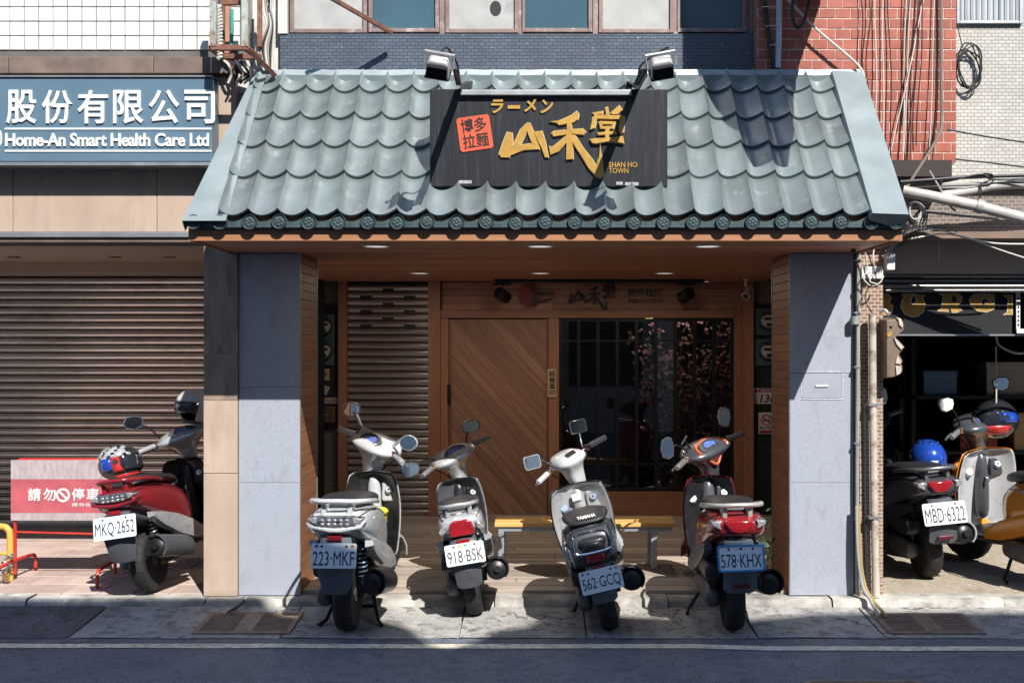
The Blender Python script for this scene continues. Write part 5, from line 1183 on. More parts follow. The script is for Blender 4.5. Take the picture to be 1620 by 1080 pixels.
    if gr == 'loop':
        pts = [(sx * .118, -.315 - .012 * abs(sz), .645 + .078 * sz) for sx, sz in ((-1, -.6), (-1, .6), (-.75, 1), (.75, 1), (1, .6), (1, -.6), (.75, -1), (-.75, -1))]
        m = MB(); sp_ = spline([Vector(p) for p in pts + pts[:1]], 4)[:-1]; m.tube([Vector((p.x, p.y + .0, p.z)) for p in sp_], .0085, 8, closed=True); B(m, 'grab_rail', chrome, smooth=True)
        B(MB().loft(secs([(-.335, .075, .60, .645), (-.30, .095, .59, .66), (-.2, .10, .58, .67)])), 'tail_pad', dplastic, smooth=True, sub=1)
    else:
        ww = S.get('railw', .17); m = MB(); zz = .785
        sp_ = spline([Vector(p) for p in ((ww, .06, zz - .02), (ww + .012, -.10, zz + .005), (ww * .95, -.25, zz + .022), (ww * .6, -.345, zz + .03), (0, -.37, zz + .034), (-ww * .6, -.345, zz + .03), (-ww * .95, -.25, zz + .022), (-ww - .012, -.10, zz + .005), (-ww, .06, zz - .02))], 5)
        rings = []
        for i, p in enumerate(sp_):
            rings.append([p + Vector((p.x * .06 * a, -.018 * a if abs(p.x) < ww else 0, b * .0155)) for a, b in ((-.5, -1), (.5, -.9), (.9, 0), (.5, .9), (-.5, 1), (-.9, 0))])
        m.loft(rings); B(m, 'grab_rail', S.get('railmat', alu), smooth=True, sub=1)
        for sx in (-1, 1): B(MB().box(sx * .075 - .014, sx * .075 + .014, -.335, -.22, .74, .80), 'rail_bracket', S.get('railmat', alu), bevel=.005)
    # lamps
    yL = -.345
    def lens(poly, name, mat, y0=yL, d=.04, ins=.16): return B(MB().prism(poly, y0 - d, y0 + .05, inset=ins), name, mat, bevel=.006, smooth=True, sharp=35)
    kind = S['tail']
    if kind == 'wide':
        lens([(-.165, .722), (-.12, .685), (0, .672), (.12, .685), (.165, .722), (.10, .738), (-.10, .738)], 'tail_light', lenssmoke, yL - .005, .03, .08)
        for sx in (-1, 1):
            lens([(sx * .10, .686), (sx * .128, .692), (sx * .165, .72), (sx * .12, .732), (sx * .10, .732)], 'turn_signal', lensclear, yL - .012, .028)
        m = MB()
        for i in range(5):
            for j in range(2): m.ell((-.07 + i * .035, yL - .036, .69 + j * .022), .012, .006, .009, 8, 5)
        B(m, 'led_cluster', lensclear, smooth=True)
        lens([(-.16, .665), (-.03, .64), (.03, .64), (.16, .665), (.175, .70), (.12, .676), (0, .662), (-.12, .676), (-.175, .70)], 'tail_trim', bodyA, yL - .003, .03, .05)
    elif kind == 'round':
        lens([(-.098, .645), (-.085, .605), (.085, .605), (.098, .645), (.085, .705), (.055, .725), (-.055, .725), (-.085, .705)], 'tail_light', lensred, yL - .01, .035)
        for sx in (-1, 1): lens([(sx * .101, .645), (sx * .145, .628), (sx * .158, .655), (sx * .13, .69), (sx * .09, .705)], 'turn_signal', lensclear, yL, .03)
    elif kind == 'classic':
        lens([(-.062, .49), (.062, .49), (.068, .53), (.05, .57), (.03, .58), (-.03, .58), (-.05, .57), (-.068, .53)], 'tail_light', lensred, -.27, .05)
        for sx in (-1, 1): lens([(sx * .135, .52), (sx * .165, .50), (sx * .178, .56), (sx * .165, .62), (sx * .14, .60)], 'turn_signal', lensclear, -.20, .055)
    else:
        lens([(-.088, .735), (.088, .735), (.10, .715), (.055, .66), (0, .645), (-.055, .66), (-.10, .715)], 'tail_light', lensred, yL - .012, .035)
        for sx in (-1, 1): lens([(sx * .092, .735), (sx * .165, .728), (sx * .16, .70), (sx * .10, .67), (sx * .108, .71)], 'turn_signal', lensclear, yL, .032)
    # reflector, plate, rear fender
    zp, tp = S.get('plate_z', .515), R(12)
    TP = Matrix.Translation((0, -.405, zp)) @ Matrix.Rotation(-tp, 4, 'X')
    pw, ph = S.get('plate', (.26, .14)); plm = S.get('platemat', M('plate_white', (.78, .82, .86), .35, var=.04))
    pl = B(MB().prism(rrect(-pw / 2, pw / 2, -ph / 2, ph / 2, .012, 3), -.003, .0, TP), 'license_plate', plm, bevel=.001)
    if S['plate_text'] != '-':
      tm = text_mb(S['plate_text'], -pw / 2 + .012, pw / 2 - .012, -ph / 2 + .016, ph / 2 - .045 if pw < .29 else ph / 2 - .035, -.003, .0015, .0, TP); B(tm, 'lettering', S.get('platetext', M('plate_ink', (.02, .03, .06), .5)), pl)
    for sx in (-1, 1):
        m = MB(); m.lathe([(.001, .004), (.006, .004), (.007, 0)], TP @ Matrix.Translation((sx * pw * .27, -.003, ph / 2 - .017)) @ Matrix.Rotation(R(90), 4, 'X'), 10); B(m, 'bolt', blackmetal, pl)
    for dx_, cc_ in S.get('stickers', ()):
        B(MB().box(dx_ - .009, dx_ + .009, -.0042, -.003, ph / 2 - .024, ph / 2 - .008, TP), 'sticker', cc_, pl)
    if S.get('frame'):
        o_ = rrect(-pw / 2 - .008, pw / 2 + .008, -ph / 2 - .008, ph / 2 + .008, .018, 3); i2 = rrect(-pw / 2 + .003, pw / 2 - .003, -ph / 2 + .003, ph / 2 - .003, .012, 3)
        m = MB(); m.loft([[(p[0], -.001, p[1]) for p in o_], [(p[0], -.008, p[1]) for p in o_], [(p[0], -.008, p[1]) for p in i2], [(p[0], -.001, p[1]) for p in i2]], False, TP, True); B(m, 'plate_frame', S['frame'], pl)
    if S.get('refl') is not None:
        rz = S['refl']; B(MB().box(-.042, .042, -.385, -.372, rz - .014, rz + .012), 'reflector', lensred, bevel=.003)
    fm = S.get('flapmat', dplastic); m = MB(); fl = S.get('flap', (.105, .075, .27))
    rows = [(-.30, .62, .075), (-.365, .60, .085), (-.395, .53, fl[0]), (-.385, .44, fl[0]), (-.372, .36, (fl[0] + fl[1]) / 2), (-.362, fl[2] + .02, fl[1]), (-.358, fl[2], fl[1] * .72)]
    if classic: rows = [(-.30, .475, .075), (-.372, .465, .08)] + [q_ for q_ in rows if q_[1] < .45]
    m.loft([[(x_ * w_ / 1.0, y_ + .018 * (x_ ** 2), z_) for x_ in (-1, -.6, 0, .6, 1)] + [(x_ * w_, y_ + .018 * (x_ ** 2) + .014, z_ + .002) for x_ in (1, .6, 0, -.6, -1)] for y_, z_, w_ in rows]); B(m, 'rear_fender', fm, smooth=True, sharp=50)
    if S.get('flapreflector'): B(MB().box(-.05, .05, -.393, -.372, .335, .36), 'reflector', M('dull_red', (.10, .015, .025), .3), bevel=.003)
    # drive side
    B(MB().loft([[(x_, y_, z_) for x_, _, z_ in sup(.045, zb, zt_, y_, 14, 3., -.125)] for y_, zb, zt_ in ((-.11, .19, .25), (-.08, .15, .29), (.05, .14, .31), (.25, .15, .30), (.42, .16, .29), (.48, .19, .26))]), 'transmission_cover', enginem, smooth=True, sub=1)
    B(MB().loft([[(x_, y_, z_) for x_, _, z_ in sup(.05, zb, zt_, y_, 14, 3.4, -.13)] for y_, zb, zt_ in ((-.17, .36, .42), (-.15, .33, .46), (.0, .32, .475), (.14, .33, .46), (.17, .36, .42))]), 'air_filter_box', dplastic, smooth=True, sub=1)
    B(MB().box(-.08, .09, .06, .42, .17, .36), 'engine', enginem, bevel=.02)
    mu = MB(); mu.tube([(.165, .36, .24), (.172, .22, .25), (.178, .18, .262), (.192, -.20, .325), (.194, -.245, .332), (.195, -.262, .335)], [.03, .042, .066, .073, .070, .052], 20); mu = B(mu, 'muffler', exhaust, smooth=True, sharp=50)
    B(MB().tube([(.195, -.26, .335), (.196, -.285, .339)], [.022, .022], 12), 'tail_pipe', blackmetal, mu, smooth=True)
    m = MB(); m.loft([[(.183 + .086 * math.cos(R(a)) + (0 if i == 0 else .006), y_, z_ + .086 * math.sin(R(a))) for a in range(-50, 111, 20)] + [(.183 + .080 * math.cos(R(a)), y_, z_ + .080 * math.sin(R(a))) for a in range(110, -51, -20)] for i, (y_, z_) in enumerate(((.2, .262), (.0, .295), (-.27, .338)))]); B(m, 'heat_shield', S.get('shieldmat', dplastic), mu, smooth=True, sharp=40)
    for sx in (-1, 1):
        m = MB(); p0, p1 = Vector((sx * .098, -.03, .235)), Vector((sx * .105, -.10, .56)); m.tube([p0, p1], .014, 8); m.tube([p0, p0.lerp(p1, .3)], .02, 10); sh_ = B(m, 'shock_absorber', blackmetal, smooth=True)
        d = (p1 - p0); m = MB(); m.tube([p0 + d * (.25 + .7 * k / 72) + Vector((.025 * math.cos(k * .72), .025 * math.sin(k * .72), 0)) for k in range(73)], .0055, 5); B(m, 'spring', S.get('springmat', spring), sh_, smooth=True)
    if lean: m = MB().tube([(-.10, .42, .22), (-.23, .36, .05), (-.24, .32, .035)], .012, 8); B(m, 'side_stand', blackmetal, smooth=True)
    else: m = MB().tube([(-.10, .25, .2), (-.16, .12, .03), (-.19, .06, .012)], .013, 8).tube([(.10, .25, .2), (.16, .12, .03), (.19, .06, .012)], .013, 8).tube([(-.13, .19, .1), (.13, .19, .1)], .011, 8); B(m, 'centre_stand', blackmetal, smooth=True)
    # floor board and leg shield
    B(MB().loft(secs([(.40, .15, .24, .31), (.5, .165, .235, .30), (.8, .17, .23, .29), (.95, .16, .24, .33)], 4)), 'footboard', S.get('floor', dplastic), smooth=True, sub=1)
    def shield(off, kw, z0_, z1_, th=.016):
        m = MB(); rings = []; nz = 12
        for i in range(nz + 1):
            t = i / nz; z_ = z0_ + (z1_ - z0_) * t
            hw = kw * (.80 + .55 * t - .55 * t * t * t * (1 if t > .2 else 1)) ; y0_ = .985 - .13 * t + off
            f = [(x_ * hw, y0_ - .10 * abs(x_) ** 2.4, z_) for x_ in (-1, -.85, -.6, -.3, 0, .3, .6, .85, 1)]
            rings.append(f + [(p[0] * 1.0, p[1] + th, p[2]) for p in reversed(f)])
        return m.loft(rings)
    B(shield(0, .178 * S.get('shieldw', 1), .28, .86), 'leg_shield', S.get('inner', dplastic), smooth=True, sub=1)
    B(shield(.02, .186 * S.get('shieldw', 1), .27, .87), 'front_cowl', bodyA, smooth=True, sub=1)
    B(MB().loft(secs([(1.0, .15, .42, .84), (1.07, .13, .48, .80), (1.13, .08, .55, .74), (1.16, .03, .60, .68)])), 'nose', bodyA, smooth=True, sub=1)
    B(MB().loft([[(x_, y_, z_) for x_, y_ in ((-hw, yb), (hw, yb), (hw * .8, ya), (-hw * .8, ya))] for z_, hw, ya, yb in ((.33, .06, .86, .97), (.5, .065, .84, .97), (.7, .06, .83, .93), (.86, .055, .84, .93))]), 'centre_tunnel', S.get('inner2', gplastic), smooth=True, sub=1)
    gb2 = MB(); gb2.box(.055, .155, .85, .89, .66, .79); B(gb2, 'glove_box', S.get('inner2', gplastic), bevel=.012)
    for cx, cz, rr, yy_ in ((-.115, .70, .034, .865), (.105, .735, .026, .848)):
        m = MB(); m.lathe([(.001, .018), (rr * .75, .018), (rr, .010), (rr, -.02)], Matrix.Translation((cx, yy_, cz)) @ Matrix.Rotation(R(62), 4, 'X'), 20); B(m, 'fuel_cap' if cx < 0 else 'key_lock', S.get('capmat', alu), smooth=True, sharp=40)
        if cx > 0: B(MB().lathe([(.001, .021), (.008, .021), (.008, .017)], Matrix.Translation((cx, yy_, cz)) @ Matrix.Rotation(R(62), 4, 'X'), 10), 'keyhole', blackmetal)
    B(MB().tube([(0, .845, .66), (0, .80, .655), (0, .795, .63)], .007, 6), 'bag_hook', S.get('hookmat', chrome), smooth=True)
    # front fork, fender, lamp
    m = MB()
    for sx in (-1, 1): m.tube([ST @ Vector((sx * .065, WB, RW)), ST @ Vector((sx * .06, 1.02, .56))], .017, 8)
    B(m, 'front_fork', enginem, smooth=True)
    m = MB(); m.loft([[ST @ Vector((x_, WB + (RW + .03) * math.cos(R(a)), RW + (RW + .03 - .02 * abs(x_ / .07) ** 2) * math.sin(R(a)))) for x_ in (-.07, -.04, 0, .04, .07)] + [ST @ Vector((x_, WB + (RW + .02) * math.cos(R(a)), RW + (RW + .02 - .02 * abs(x_ / .07) ** 2) * math.sin(R(a)))) for x_ in (.07, .04, 0, -.04, -.07)] for a in range(10, 171, 20)]); B(m, 'front_fender', bodyA, smooth=True)
    # steering head
    hd = S.get('head_shape', 'sport')
    tw_ = {'sport': 1., 'slim': .9, 'classic': .62}[hd]
    rows = [(.80, .05, .87, .95), (.88, .062, .85, .96), (.95, .078, .83, .97), (.985, .13 * tw_, .79, .985), (1.01, .205 * tw_, .765, 1.0), (1.045, .215 * tw_, .775, 1.01), (1.085, .15 * tw_, .86, 1.03), (1.10, .10 * tw_, .90, 1.02)]
    m = MB(); m.loft([[ST @ Vector((p[0], (ya + yb) / 2 + (p[2]) * (yb - ya) / 2, z_)) for p in sup(hw, -1, 1, 0, 18, 2.8)] for z_, hw, ya, yb in rows]); B(m, 'handlebar_cover', S.get('headmat', bodyA), smooth=True, sub=1)
    TD = ST @ Matrix.Translation((0, .835, 1.068)) @ Matrix.Rotation(R(42), 4, 'X')
    if hd == 'classic':
        ip = B(MB().prism(rrect(-.042, .042, -.02, .02, .01, 3), -.006, .012, TD @ Matrix.Rotation(R(90), 4, 'X')), 'instrument_panel', blackplastic, bevel=.002)
        tt = text_mb('8888', -.032, .032, -.01, .01, -.006, .001, 0, TD @ Matrix.Rotation(R(-90), 4, 'X')); 
    else:
        ell = [(.088 * tw_ * math.cos(2 * math.pi * k / 22), .046 * math.sin(2 * math.pi * k / 22)) for k in range(22)]
        m = MB(); m.loft([[(a * 1.12, b * 1.14, -.01) for a, b in ell], [(a * 1.12, b * 1.14, .008) for a, b in ell], [(a, b, .010) for a, b in ell], [(a, b, .004) for a, b in ell]], True, TD); ip = B(m, 'instrument_panel', S.get('dashmat', gplastic), smooth=True, sharp=40)
        m = MB(); m.loft([[(a * .66, b * .8, .003) for a, b in ell], [(a * .62, b * .76, .0075) for a, b in ell]], True, TD); B(m, 'dial', plinfo, ip)
        m = MB(); m.loft([[(a * .70, b * .86, .003) for a, b in ell], [(a * .70, b * .86, .0095) for a, b in ell], [(a * .64, b * .78, .0095) for a, b in ell]], False, TD); B(m, 'dial_ring', chrome, ip)
    if S.get('headtrim'):
        m = MB()
        m.tube([ST @ Vector(p) for p in spline([Vector((-.13, .80, 1.045)), Vector((-.10, .80, 1.01)), Vector((-.06, .815, .98)), Vector((0, .815, .93)), Vector((.06, .815, .98)), Vector((.10, .80, 1.01)), Vector((.13, .80, 1.045)), Vector((.10, .865, 1.085)), Vector((0, .89, 1.105)), Vector((-.10, .865, 1.085)), Vector((-.13, .80, 1.045))], 4)], .0095, 6); B(m, 'head_trim', S['headtrim'], smooth=True)
    for sx in (-1, 1):
        hb = MB(); hb.tube([ST @ Vector(p) for p in ((sx * .10 * tw_, .90, 1.03), (sx * .20, .885, 1.035), (sx * .33, .84, 1.03))], .0115, 10); hb = B(hb, 'handlebar', chrome if hd == 'classic' else blackmetal, smooth=True)
        B(MB().tube([ST @ Vector(p) for p in ((sx * .215, .882, 1.035), (sx * .22, .88, 1.035), (sx * .325, .842, 1.03), (sx * .335, .838, 1.03), (sx * .345, .834, 1.03))], [.018, .0215, .0205, .022, .015], 12), 'grip', S.get('gripmat', M('grip_grey', (.14, .14, .15), .55, var=.15)), hb, smooth=True)
        B(MB().tube([ST @ Vector(p) for p in ((sx * .17, .905, 1.03), (sx * .20, .945, 1.02), (sx * .26, .935, 1.015), (sx * .33, .90, 1.01))], [.008, .0075, .007, .0085], 8), 'brake_lever', S.get('levermat', alu), hb, smooth=True)
        c = ST @ Vector((sx * .185, .89, 1.035)); m = MB(); m.box(-.026, .026, -.024, .024, -.024, .022, Matrix.Translation(c)); B(m, 'switch_housing', S.get('switchmat', dplastic), hb, bevel=.008)
        m = MB()
        for q in range(3): m.box(-.004, .005, -.029, -.0235, -.016 + q * .012, -.008 + q * .012, Matrix.Translation(c))
        B(m, 'switch_button', (lensred if sx > 0 else lensamber), hb)
        # mirror
        ms_ = S.get('mirror', 'hex'); mh_ = S.get('mirror_pos', {}).get(sx, (.30, .86, 1.255))
        top = ST @ Vector((sx * mh_[0], mh_[1], mh_[2])) if S.get('mirror_local', True) else Vector((sx * mh_[0], mh_[1], mh_[2]))
        b0 = ST @ Vector((sx * .165, .90, 1.05)); mid = b0.lerp(top, .55) + Vector((0, .0, .045))
        m = MB(); m.tube(spline([b0, b0 + Vector((0, 0, .03)), mid, top + Vector((0, .02, -.03)), top + Vector((0, .015, 0))], 5), .0068 if ms_ != 'arm' else .0105, 8); mr = B(m, 'mirror', S.get('stemmat', blackmetal), smooth=True)
        shape = {'hex': [(-.068, 0), (-.062, .034), (-.012, .052), (.056, .045), (.077, .01), (.062, -.035), (.012, -.052), (-.05, -.037)], 'round': [(.066 * math.cos(2 * math.pi * k / 16), .05 * math.sin(2 * math.pi * k / 16)) for k in range(16)], 'square': rrect(-.06, .06, -.047, .047, .018, 3)}
        shp = shape['round' if ms_ == 'arm' else ms_]; shp = [(a * (1 if sx > 0 else -1), b) for a, b in shp]
        if S.get('mirror_up'): shp = [(b * .95, a) for a, b in shp]
        # glass looks back towards the rider's eyes
        fwd = Vector((-sx * .10, -1, .02)).normalized(); fwd = (Matrix.Rotation(st * .35, 3, 'Z') @ fwd); xx_ = Vector((0, 0, 1)).cross(fwd).normalized() * -1; zz_ = xx_.cross(-fwd).normalized() * -1
        zz_ = Vector((0, 0, 1)) - fwd * fwd.z; zz_.normalize(); xx_ = zz_.cross(fwd)
        TM = Matrix(((xx_.x, -fwd.x, zz_.x, top.x), (xx_.y, -fwd.y, zz_.y, top.y), (xx_.z, -fwd.z, zz_.z, top.z), (0, 0, 0, 1)))
        n_ = len(shp); m = MB(); m.loft([[(a * k_, y_, b * k_) for a, b in shp] for y_, k_ in ((-.004, 1.0), (.004, 1.06), (.018, .92), (.028, .55))], True, TM); B(m, 'mirror_housing', S.get('mirrormat', gplastic), mr, smooth=True, sharp=50)
        m = MB(); m.loft([[(a * k_, y_, b * k_) for a, b in shp] for y_, k_ in ((-.0055, .90), (-.003, .95))], True, TM); B(m, 'mirror_glass', mirrorg, mr)
    m = MB()
    for q in range(3): m.tube([ST @ v for v in spline([Vector((-.15 + .15 * q, .92, 1.04)), Vector((-.13 + .13 * q, .98, .99)), Vector((-.06 + .06 * q, .97, .90)), Vector((-.04 + .04 * q, .96, .82))], 4)], .0045, 5)
    B(m, 'control_cables', cabk, smooth=True)
    if S.get('extra'): S['extra'](root, B, ST)
    return root
pearl = M('pearl_white', (.58, .60, .61), .25, .15, var=.08, vs=4, coat=.6, dirt=((.30, .29, .28), .55, .66, 14., .5)); silver = M('silver_paint', (.50, .515, .53), .28, .35, var=.12, coat=.5, dirt=((.16, .16, .16), .54, .66, 15., .5))
redpaint = M('red_paint_gloss', (.27, .018, .026), .25, .25, var=.1, coat=.7); greymet = M('grey_paint', (.10, .105, .12), .3, .5, var=.1, coat=.5, dirt=((.20, .20, .20), .56, .8, 7., .4)); orangep = M('orange_gloss', (.78, .29, .03), .2, .1, var=.06, coat=.8)
charcoal = M('charcoal_paint', (.075, .082, .095), .32, .3, var=.12, coat=.4, dirt=((.15, .15, .15), .55, .8, 8., .5)); bluish_flap = M('flap_blue_grey', (.11, .135, .16), .5, var=.15); orangetrim = M('orange_trim', (.62, .13, .05), .35, coat=.4)
bluefrm = M('frame_blue', (.02, .26, .52), .35, coat=.3); orange_st = M('sticker_orange', (.62, .28, .06), .5); blue_st = M('sticker_blue', (.10, .30, .55), .5); purple_st = M('sticker_purple', (.16, .08, .30), .5)
def pos(px_, py_, z=.015): d = (CZ - z) * FOC / (py_ - VPY); return (X(px_, d - CD), d - CD + .09, z)

def extra1(root, B, ST):
    m = MB(); m.box(-.05, .05, -.012, .012, -.03, .03, ST @ Matrix.Translation((-.12, .88, 1.085)) @ Matrix.Rotation(R(-30), 4, 'X')); B(m, 'phone_mount', M('phone_grey', (.42, .44, .47), .4, .3), bevel=.008)
    m = MB()
    for sx in (-1, 1):
        for k in range(3): m.tube([ST @ Vector((-.12 + sx * .05, .88, 1.085 - .02 + k * .02)), ST @ Vector((-.12 + sx * .068, .86, 1.085 - .02 + k * .022))], .005, 6)
    B(m, 'mount_claw', blackplastic)
    m = MB(); m.box(-.03, .09, .80, .86, .52, .58); m.ell((.06, .80, .60), .05, .04, .03, 10, 6); B(m, 'yellow_bag', M('yellow_bag', (.60, .50, .04), .5, var=.2), smooth=True)
S1 = dict(label='white scooter with smoked tail lamp and plate 223-MKF', loc=pos(547, 1001), head=2, steer=-42, scale=1.06, body=pearl, panel=pearl, trim=dplastic, tail='wide', rail='wide', railw=.172, railmat=pearl, tailw=.178, plate_text='223·MKF', refl=.612, flapmat=bluish_flap, flap=(.108, .075, .285),
          headmat=pearl, inner=dplastic, inner2=pearl, stemmat=alu, mirrormat=silver, mirror='arm', levermat=alu, stickers=((-.10, purple_st), (.105, orange_st)), mirror_pos={-1: (.30, .86, 1.19), 1: (.34, .84, 1.17)}, extra=extra1, gripmat=M('grip_light', (.38, .4, .43), .4, .3), springmat=M('spring_blue', (.10, .15, .22), .4, .5))
scooter(S1)
S2 = dict(label='silver scooter leaning on its stand with round red lamp and plate 918-BSK', loc=pos(752, 976, .03), head=-4, lean=-9, steer=38, body=silver, panel=silver, tail='round', rail='wide', railw=.125, railmat=silver, tailw=.155, scale=.96, plate_text='918·BSK', platemat=M('plate_cream', (.76, .75, .71), .35, var=.03), refl=.578, plate_z=.50,
          flapmat=gplastic, flap=(.095, .085, .26), headmat=silver, inner=gplastic, inner2=dplastic, stickers=((-.03, orange_st), (.01, blue_st)), mirror='hex', mirror_pos={1: (.24, .86, 1.17), -1: (.40, .86, 1.11)}, levermat=alu)
scooter(S2)
def extra3(root, B, ST):
    T = Matrix.Translation((0, -.232, .772)) @ Matrix.Rotation(R(-40), 4, 'X'); B(text_mb('YAMAHA', -.06, .06, -.012, .012, -.006, .002, .03, T), 'lettering', white)
    for sx in (-1, 1):
        m = MB(); m.loft([[(sx * (.182 + o), y_, z_) for o, z_ in ((-.02, zb), (.012, (zb + zt) / 2), (-.02, zt))] for y_, zb, zt in ((-.22, .50, .66), (-.05, .44, .70), (.2, .37, .70), (.42, .32, .64))]); B(m, 'side_cover', pearl, smooth=True)
    B(MB().box(-.045, .02, .825, .838, .74, .79), 'warning_label', white)
S3 = dict(label='rounded charcoal and white scooter with chrome rear loop and plate 562-GCQ', loc=pos(968, 999), head=-1, lean=-13, steer=36, body=charcoal, panel=pearl, tail='classic', rail='loop', classic=True, plate_text='562·GCQ', plate_z=.405, refl=.475, scale=.99, flapmat=bluish_flap, flap=(.085, .08, .25), headmat=pearl, head_shape='classic',
          inner=silver, inner2=silver, mirror='square', stemmat=chrome, mirrormat=silver, shieldw=1.2, mirror_pos={-1: (.30, .85, 1.17), 1: (.20, .88, 1.20)}, stickers=((-.105, blue_st), (.105, orange_st)), extra=extra3, gripmat=M('grip_pale', (.42, .43, .44), .5), capmat=M('cap_blue', (.30, .38, .48), .3, .4))
scooter(S3)
def extra4(root, B, ST):
    m = MB(); m.tube([ST @ Vector(p) for p in ((-.12, .90, 1.09), (-.14, .91, 1.16))], .007, 6).tube([ST @ Vector(p) for p in ((-.18, .91, 1.14), (-.11, .91, 1.18))], .008, 6); B(m, 'phone_bracket', blackmetal)
    m = MB(); m.prism([(.17, .60), (.185, .64), (.185, .70), (.178, .66)], -.1, .1); 
    for sx in (-1, 1):
        B(MB().box(sx * .178 - .004, sx * .178 + .004, .05, .12, .62, .65), 'sticker', orange_st)
S4 = dict(label='red and black scooter with orange dash trim and blue framed plate 578-KHX', loc=pos(1163, 1001), head=0, lean=-2, steer=40, scale=1.03, body=redpaint, panel=gplastic, tail='hex', rail='wide', railw=.168, railmat=M('rail_champagne', (.50, .48, .43), .35, .5), plate_text='578·KHX', platemat=M('plate_bluewhite', (.72, .79, .86), .35, var=.03), frame=bluefrm, flapmat=bluish_flap, flap=(.095, .10, .30), flapreflector=True,
          headmat=charcoal, headtrim=orangetrim, inner=dplastic, inner2=gplastic, dashmat=gplastic, mirror='hex', mirror_up=True, mirror_pos={-1: (.35, .86, 1.18), 1: (.23, .86, 1.19)}, stickers=((-.03, white), (0.0, purple_st), (.03, white)), extra=extra4, levermat=M('lever_gold', (.42, .33, .2), .3, .8), shieldmat=dplastic)
scooter(S4)
S0 = dict(label='red scooter parked at an angle by the granite column, plate MKQ-2652', loc=(X(236, .02), .10, .105), head=6, lean=-9, steer=28, body=redpaint, panel=silver, trim=gplastic, tail='wide', rail='wide', railw=.165, railmat=redpaint, plate_text='MKQ·2652', plate=(.30, .15), flapmat=gplastic, flap=(.11, .09, .27), headmat=silver, inner=dplastic, inner2=dplastic, mirror='hex', scale=1.0, refl=.61, gripmat=M('grip_light', (.38, .4, .43), .4, .3), shieldmat=gplastic)
scooter(S0)
S5 = dict(label='dark grey scooter parked in the garage mouth, plate MBD-6322', loc=(X(1474, .5), .60, .108), head=-4, lean=-5, steer=35, body=greymet, panel=dplastic, tail='hex', rail='wide', railw=.168, railmat=M('rail_grey', (.20, .20, .21), .35, .6), plate_text='MBD·6322', plate=(.30, .15), platemat=M('plate_cream', (.76, .75, .71)), flapmat=gplastic, flap=(.095, .10, .30), flapreflector=True, headmat=charcoal, inner=dplastic, mirror='hex', mirror_up=True, scale=1.04, mirror_pos={-1: (.40, .86, 1.17), 1: (.20, .86, 1.20)}, shieldmat=silver)
scooter(S5)
S6 = dict(label='glossy orange scooter with grey inner shield at the photo edge', loc=(3.68, .05, .108), head=-13, lean=-5, steer=20, body=orangep, panel=orangep, tail='round', rail='wide', railw=.15, railmat=blackmetal, plate_text='-', inner=pearl, inner2=charcoal, headmat=charcoal, head_shape='slim', mirror='hex', shieldw=1.3, scale=1.08, classic=True, mirrormat=blackplastic)
S6['plate_text'] = '-'
scooter(S6)

# helmets ------------------------------------------------------------------
def helmet(loc, yaw, label, shellm, visor, accents=(), pitch=0, roll=0, s=1.0, openface=False):
    t = thing('helmet', label, 'helmet', loc)
    t.matrix_world = Matrix.Translation(loc) @ Matrix.Rotation(R(yaw), 4, 'Z') @ Matrix.Rotation(R(pitch), 4, 'X') @ Matrix.Rotation(R(roll), 4, 'Y') @ Matrix.Scale(s, 4)
    # face looks towards local -y
    nu, nv = 32, 20
    def shell(k, keep, name, mat, thick=.008):
        m = MB(); vs = []; idx = {}
        for i in range(nv + 1):
            for j in range(nu):
                th = math.pi * (i + .03) / (nv + .06); ph = 2 * math.pi * j / nu
                x_ = .122 * math.sin(th) * math.cos(ph); y_ = .150 * math.sin(th) * math.sin(ph); z_ = .135 * math.cos(th)
                if z_ < -.06: y_ *= 1 - .25 * max(0, -.06 - z_) / .075
                vs.append((x_ * k, y_ * k - (.012 if y_ < 0 and z_ < -.03 and not openface else 0), z_ * k + .12))
        fs = []
        for i in range(nv):
            for j in range(nu):
                th = math.pi * (i + .5) / nv; ph = 2 * math.pi * (j + .5) / nu; el = 90 - math.degrees(th); az = math.degrees(ph)
                d = abs(((az - 270 + 180) % 360) - 180)
                if keep(el, d, az): a, b = i * nu, (i + 1) * nu; fs.append((a + j, b + j, b + (j + 1) % nu, a + (j + 1) % nu))
        m.add(vs, fs); return m.build(name, mat, t, world=False, smooth=True, solid=thick)
    eye = (lambda el, d: -24 < el < 24 and d < 72) if not openface else (lambda el, d: el < 10 and d < 62)
    shell(1.0, lambda el, d, az: el > -62 and not eye(el, d), 'shell', shellm)
    shell(1.04, lambda el, d, az: (-28 < el < 30 and d < 80) if not openface else (-30 < el < 12 and d < 64), 'visor', visor, .004)
    shell(.9, lambda el, d, az: el > -58 and not eye(el, d), 'lining', blackplastic)
    for nm, fn, mt in accents: shell(1.055, fn, nm, mt, .003)
    for sx in (-1, 1): m = MB(); m.lathe([(.001, .012), (.02, .012), (.024, 0)], Matrix.Translation((sx * .118, 0, .13)) @ Matrix.Rotation(R(90 * sx), 4, 'Y'), 14); m.build('visor_pivot', blackplastic, t, world=False, smooth=True)
    return t
hb = M('helmet_black', (.02, .021, .025), .18, coat=.7); hbl = M('helmet_blue', (.015, .07, .42), .18, .2, coat=.8, var=.1); hw_ = M('helmet_white', (.62, .63, .64), .25, coat=.5); hred = M('helmet_red', (.50, .03, .03), .3, coat=.5); hsil = M('helmet_silver', (.48, .50, .52), .25, .3, coat=.4)
vis = M('dark_visor', (.02, .025, .035), .06, .2, coat=1.)
yh = .60
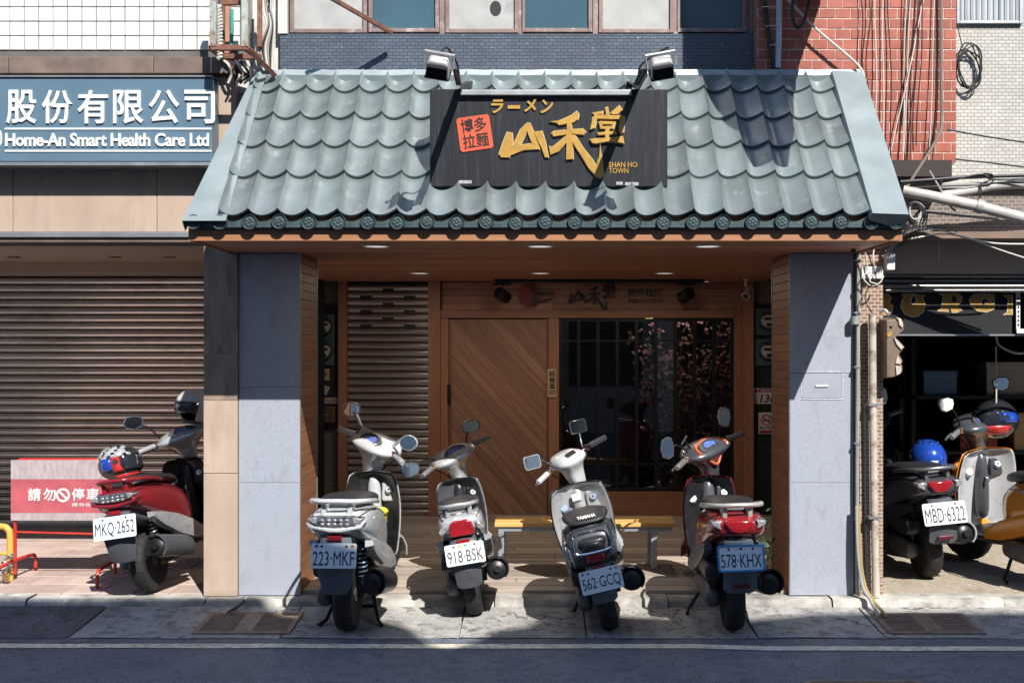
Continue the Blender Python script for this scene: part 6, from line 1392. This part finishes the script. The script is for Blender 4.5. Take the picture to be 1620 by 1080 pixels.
helmet((X(194, yh), yh, Z(760, yh)), 100, 'black silver and red full-face helmet hung on the angled red scooter', hb, vis, (('silver_panel', lambda el, d, az: 18 < el < 62 and d > 40 and (d + el) % 40 > 12, hsil), ('red_stripe', lambda el, d, az: -30 < el < 20 and 78 < d < 100, hred), ('red_trim', lambda el, d, az: -56 < el < -40 and d < 100, hred), ('blue_patch', lambda el, d, az: -20 < el < 16 and 104 < d < 130, hbl)), pitch=-12, roll=8, s=1.05)
yh = .95
helmet((X(304, yh), yh, Z(668, yh)), -35, 'pale silver open helmet hung on the mirror of the angled red scooter', hw_, vis, (('edge_trim', lambda el, d, az: -62 < el < -50 and d > 60, blackplastic),), pitch=-10, openface=True, s=1.02)
yh = .85
helmet((X(1468, yh), yh, Z(752, yh)), 178, 'glossy blue helmet resting on the dark grey scooter seat', hbl, vis, (('vent', lambda el, d, az: 52 < el < 66 and (az % 40) < 20, M('helmet_navy', (.01, .03, .15), .2, coat=.8)), ('neck_trim', lambda el, d, az: -62 < el < -38, blackplastic), ('rear_badge', lambda el, d, az: -12 < el < -2 and d > 168, hw_), ('lime_stripe', lambda el, d, az: -38 < el < -33 and d > 120, M('lime', (.35, .45, .02), .4))), s=1.08)
yh = .95
helmet((X(1577, yh), yh, Z(692, yh)), -78, 'black helmet with red and blue graphics hung on the orange scooter', hb, vis, (('blue_panel', lambda el, d, az: -12 < el < 14 and 76 < d < 130, hbl), ('red_panel', lambda el, d, az: -44 < el < -14 and d < 105, hred), ('white_stripe', lambda el, d, az: 14 < el < 19 and 60 < d < 150, hw_)), roll=-6, s=1.15)

# dim contents of the garage -------------------------------------------------
sh_ = thing('storage_shelf', 'black steel storage shelf against the dark garage back', 'shelf', (4.0, 2.6, .1))
m_ = MB()
for xx in (3.35, 4.65):
    for yy in (2.45, 2.8): m_.box(xx - .02, xx + .02, yy - .02, yy + .02, .1, 2.1)
m_.build('upright', blackmetal, sh_)
for z_ in (.35, .85, 1.35, 1.9):
    m_ = MB(); m_.box(3.33, 4.67, 2.43, 2.82, z_, z_ + .03); m_.build('shelf_board', blackmetal, sh_)
for k, (xx, z_, w_, h_, c_, lab) in enumerate(((3.5, .38, .24, .3, (.22, .15, .09), 'brown carton low on the garage shelf'), (3.95, .88, .34, .26, (.30, .05, .04), 'red tool box on the garage shelf'), (4.4, .88, .26, .34, (.42, .30, .18), 'brown carton in the middle of the garage shelf'), (3.6, 1.38, .3, .22, (.08, .16, .30), 'blue crate high on the garage shelf'), (4.2, 1.38, .36, .3, (.3, .3, .29), 'white carton high on the garage shelf'), (4.3, .38, .4, .24, (.12, .12, .13), 'black crate low on the garage shelf'))):
    m_ = MB(); m_.box(xx - w_ / 2, xx + w_ / 2, 2.46, 2.76, z_, z_ + h_); m_.box(xx - w_ / 2 - .006, xx + w_ / 2 + .006, 2.454, 2.766, z_ + h_ - .05, z_ + h_ + .006)
    tag(m_.build('storage_box', M('box_%d' % k, c_, .7, var=.15), None, bevel=.006), lab, 'box', 'boxes on the garage shelf')
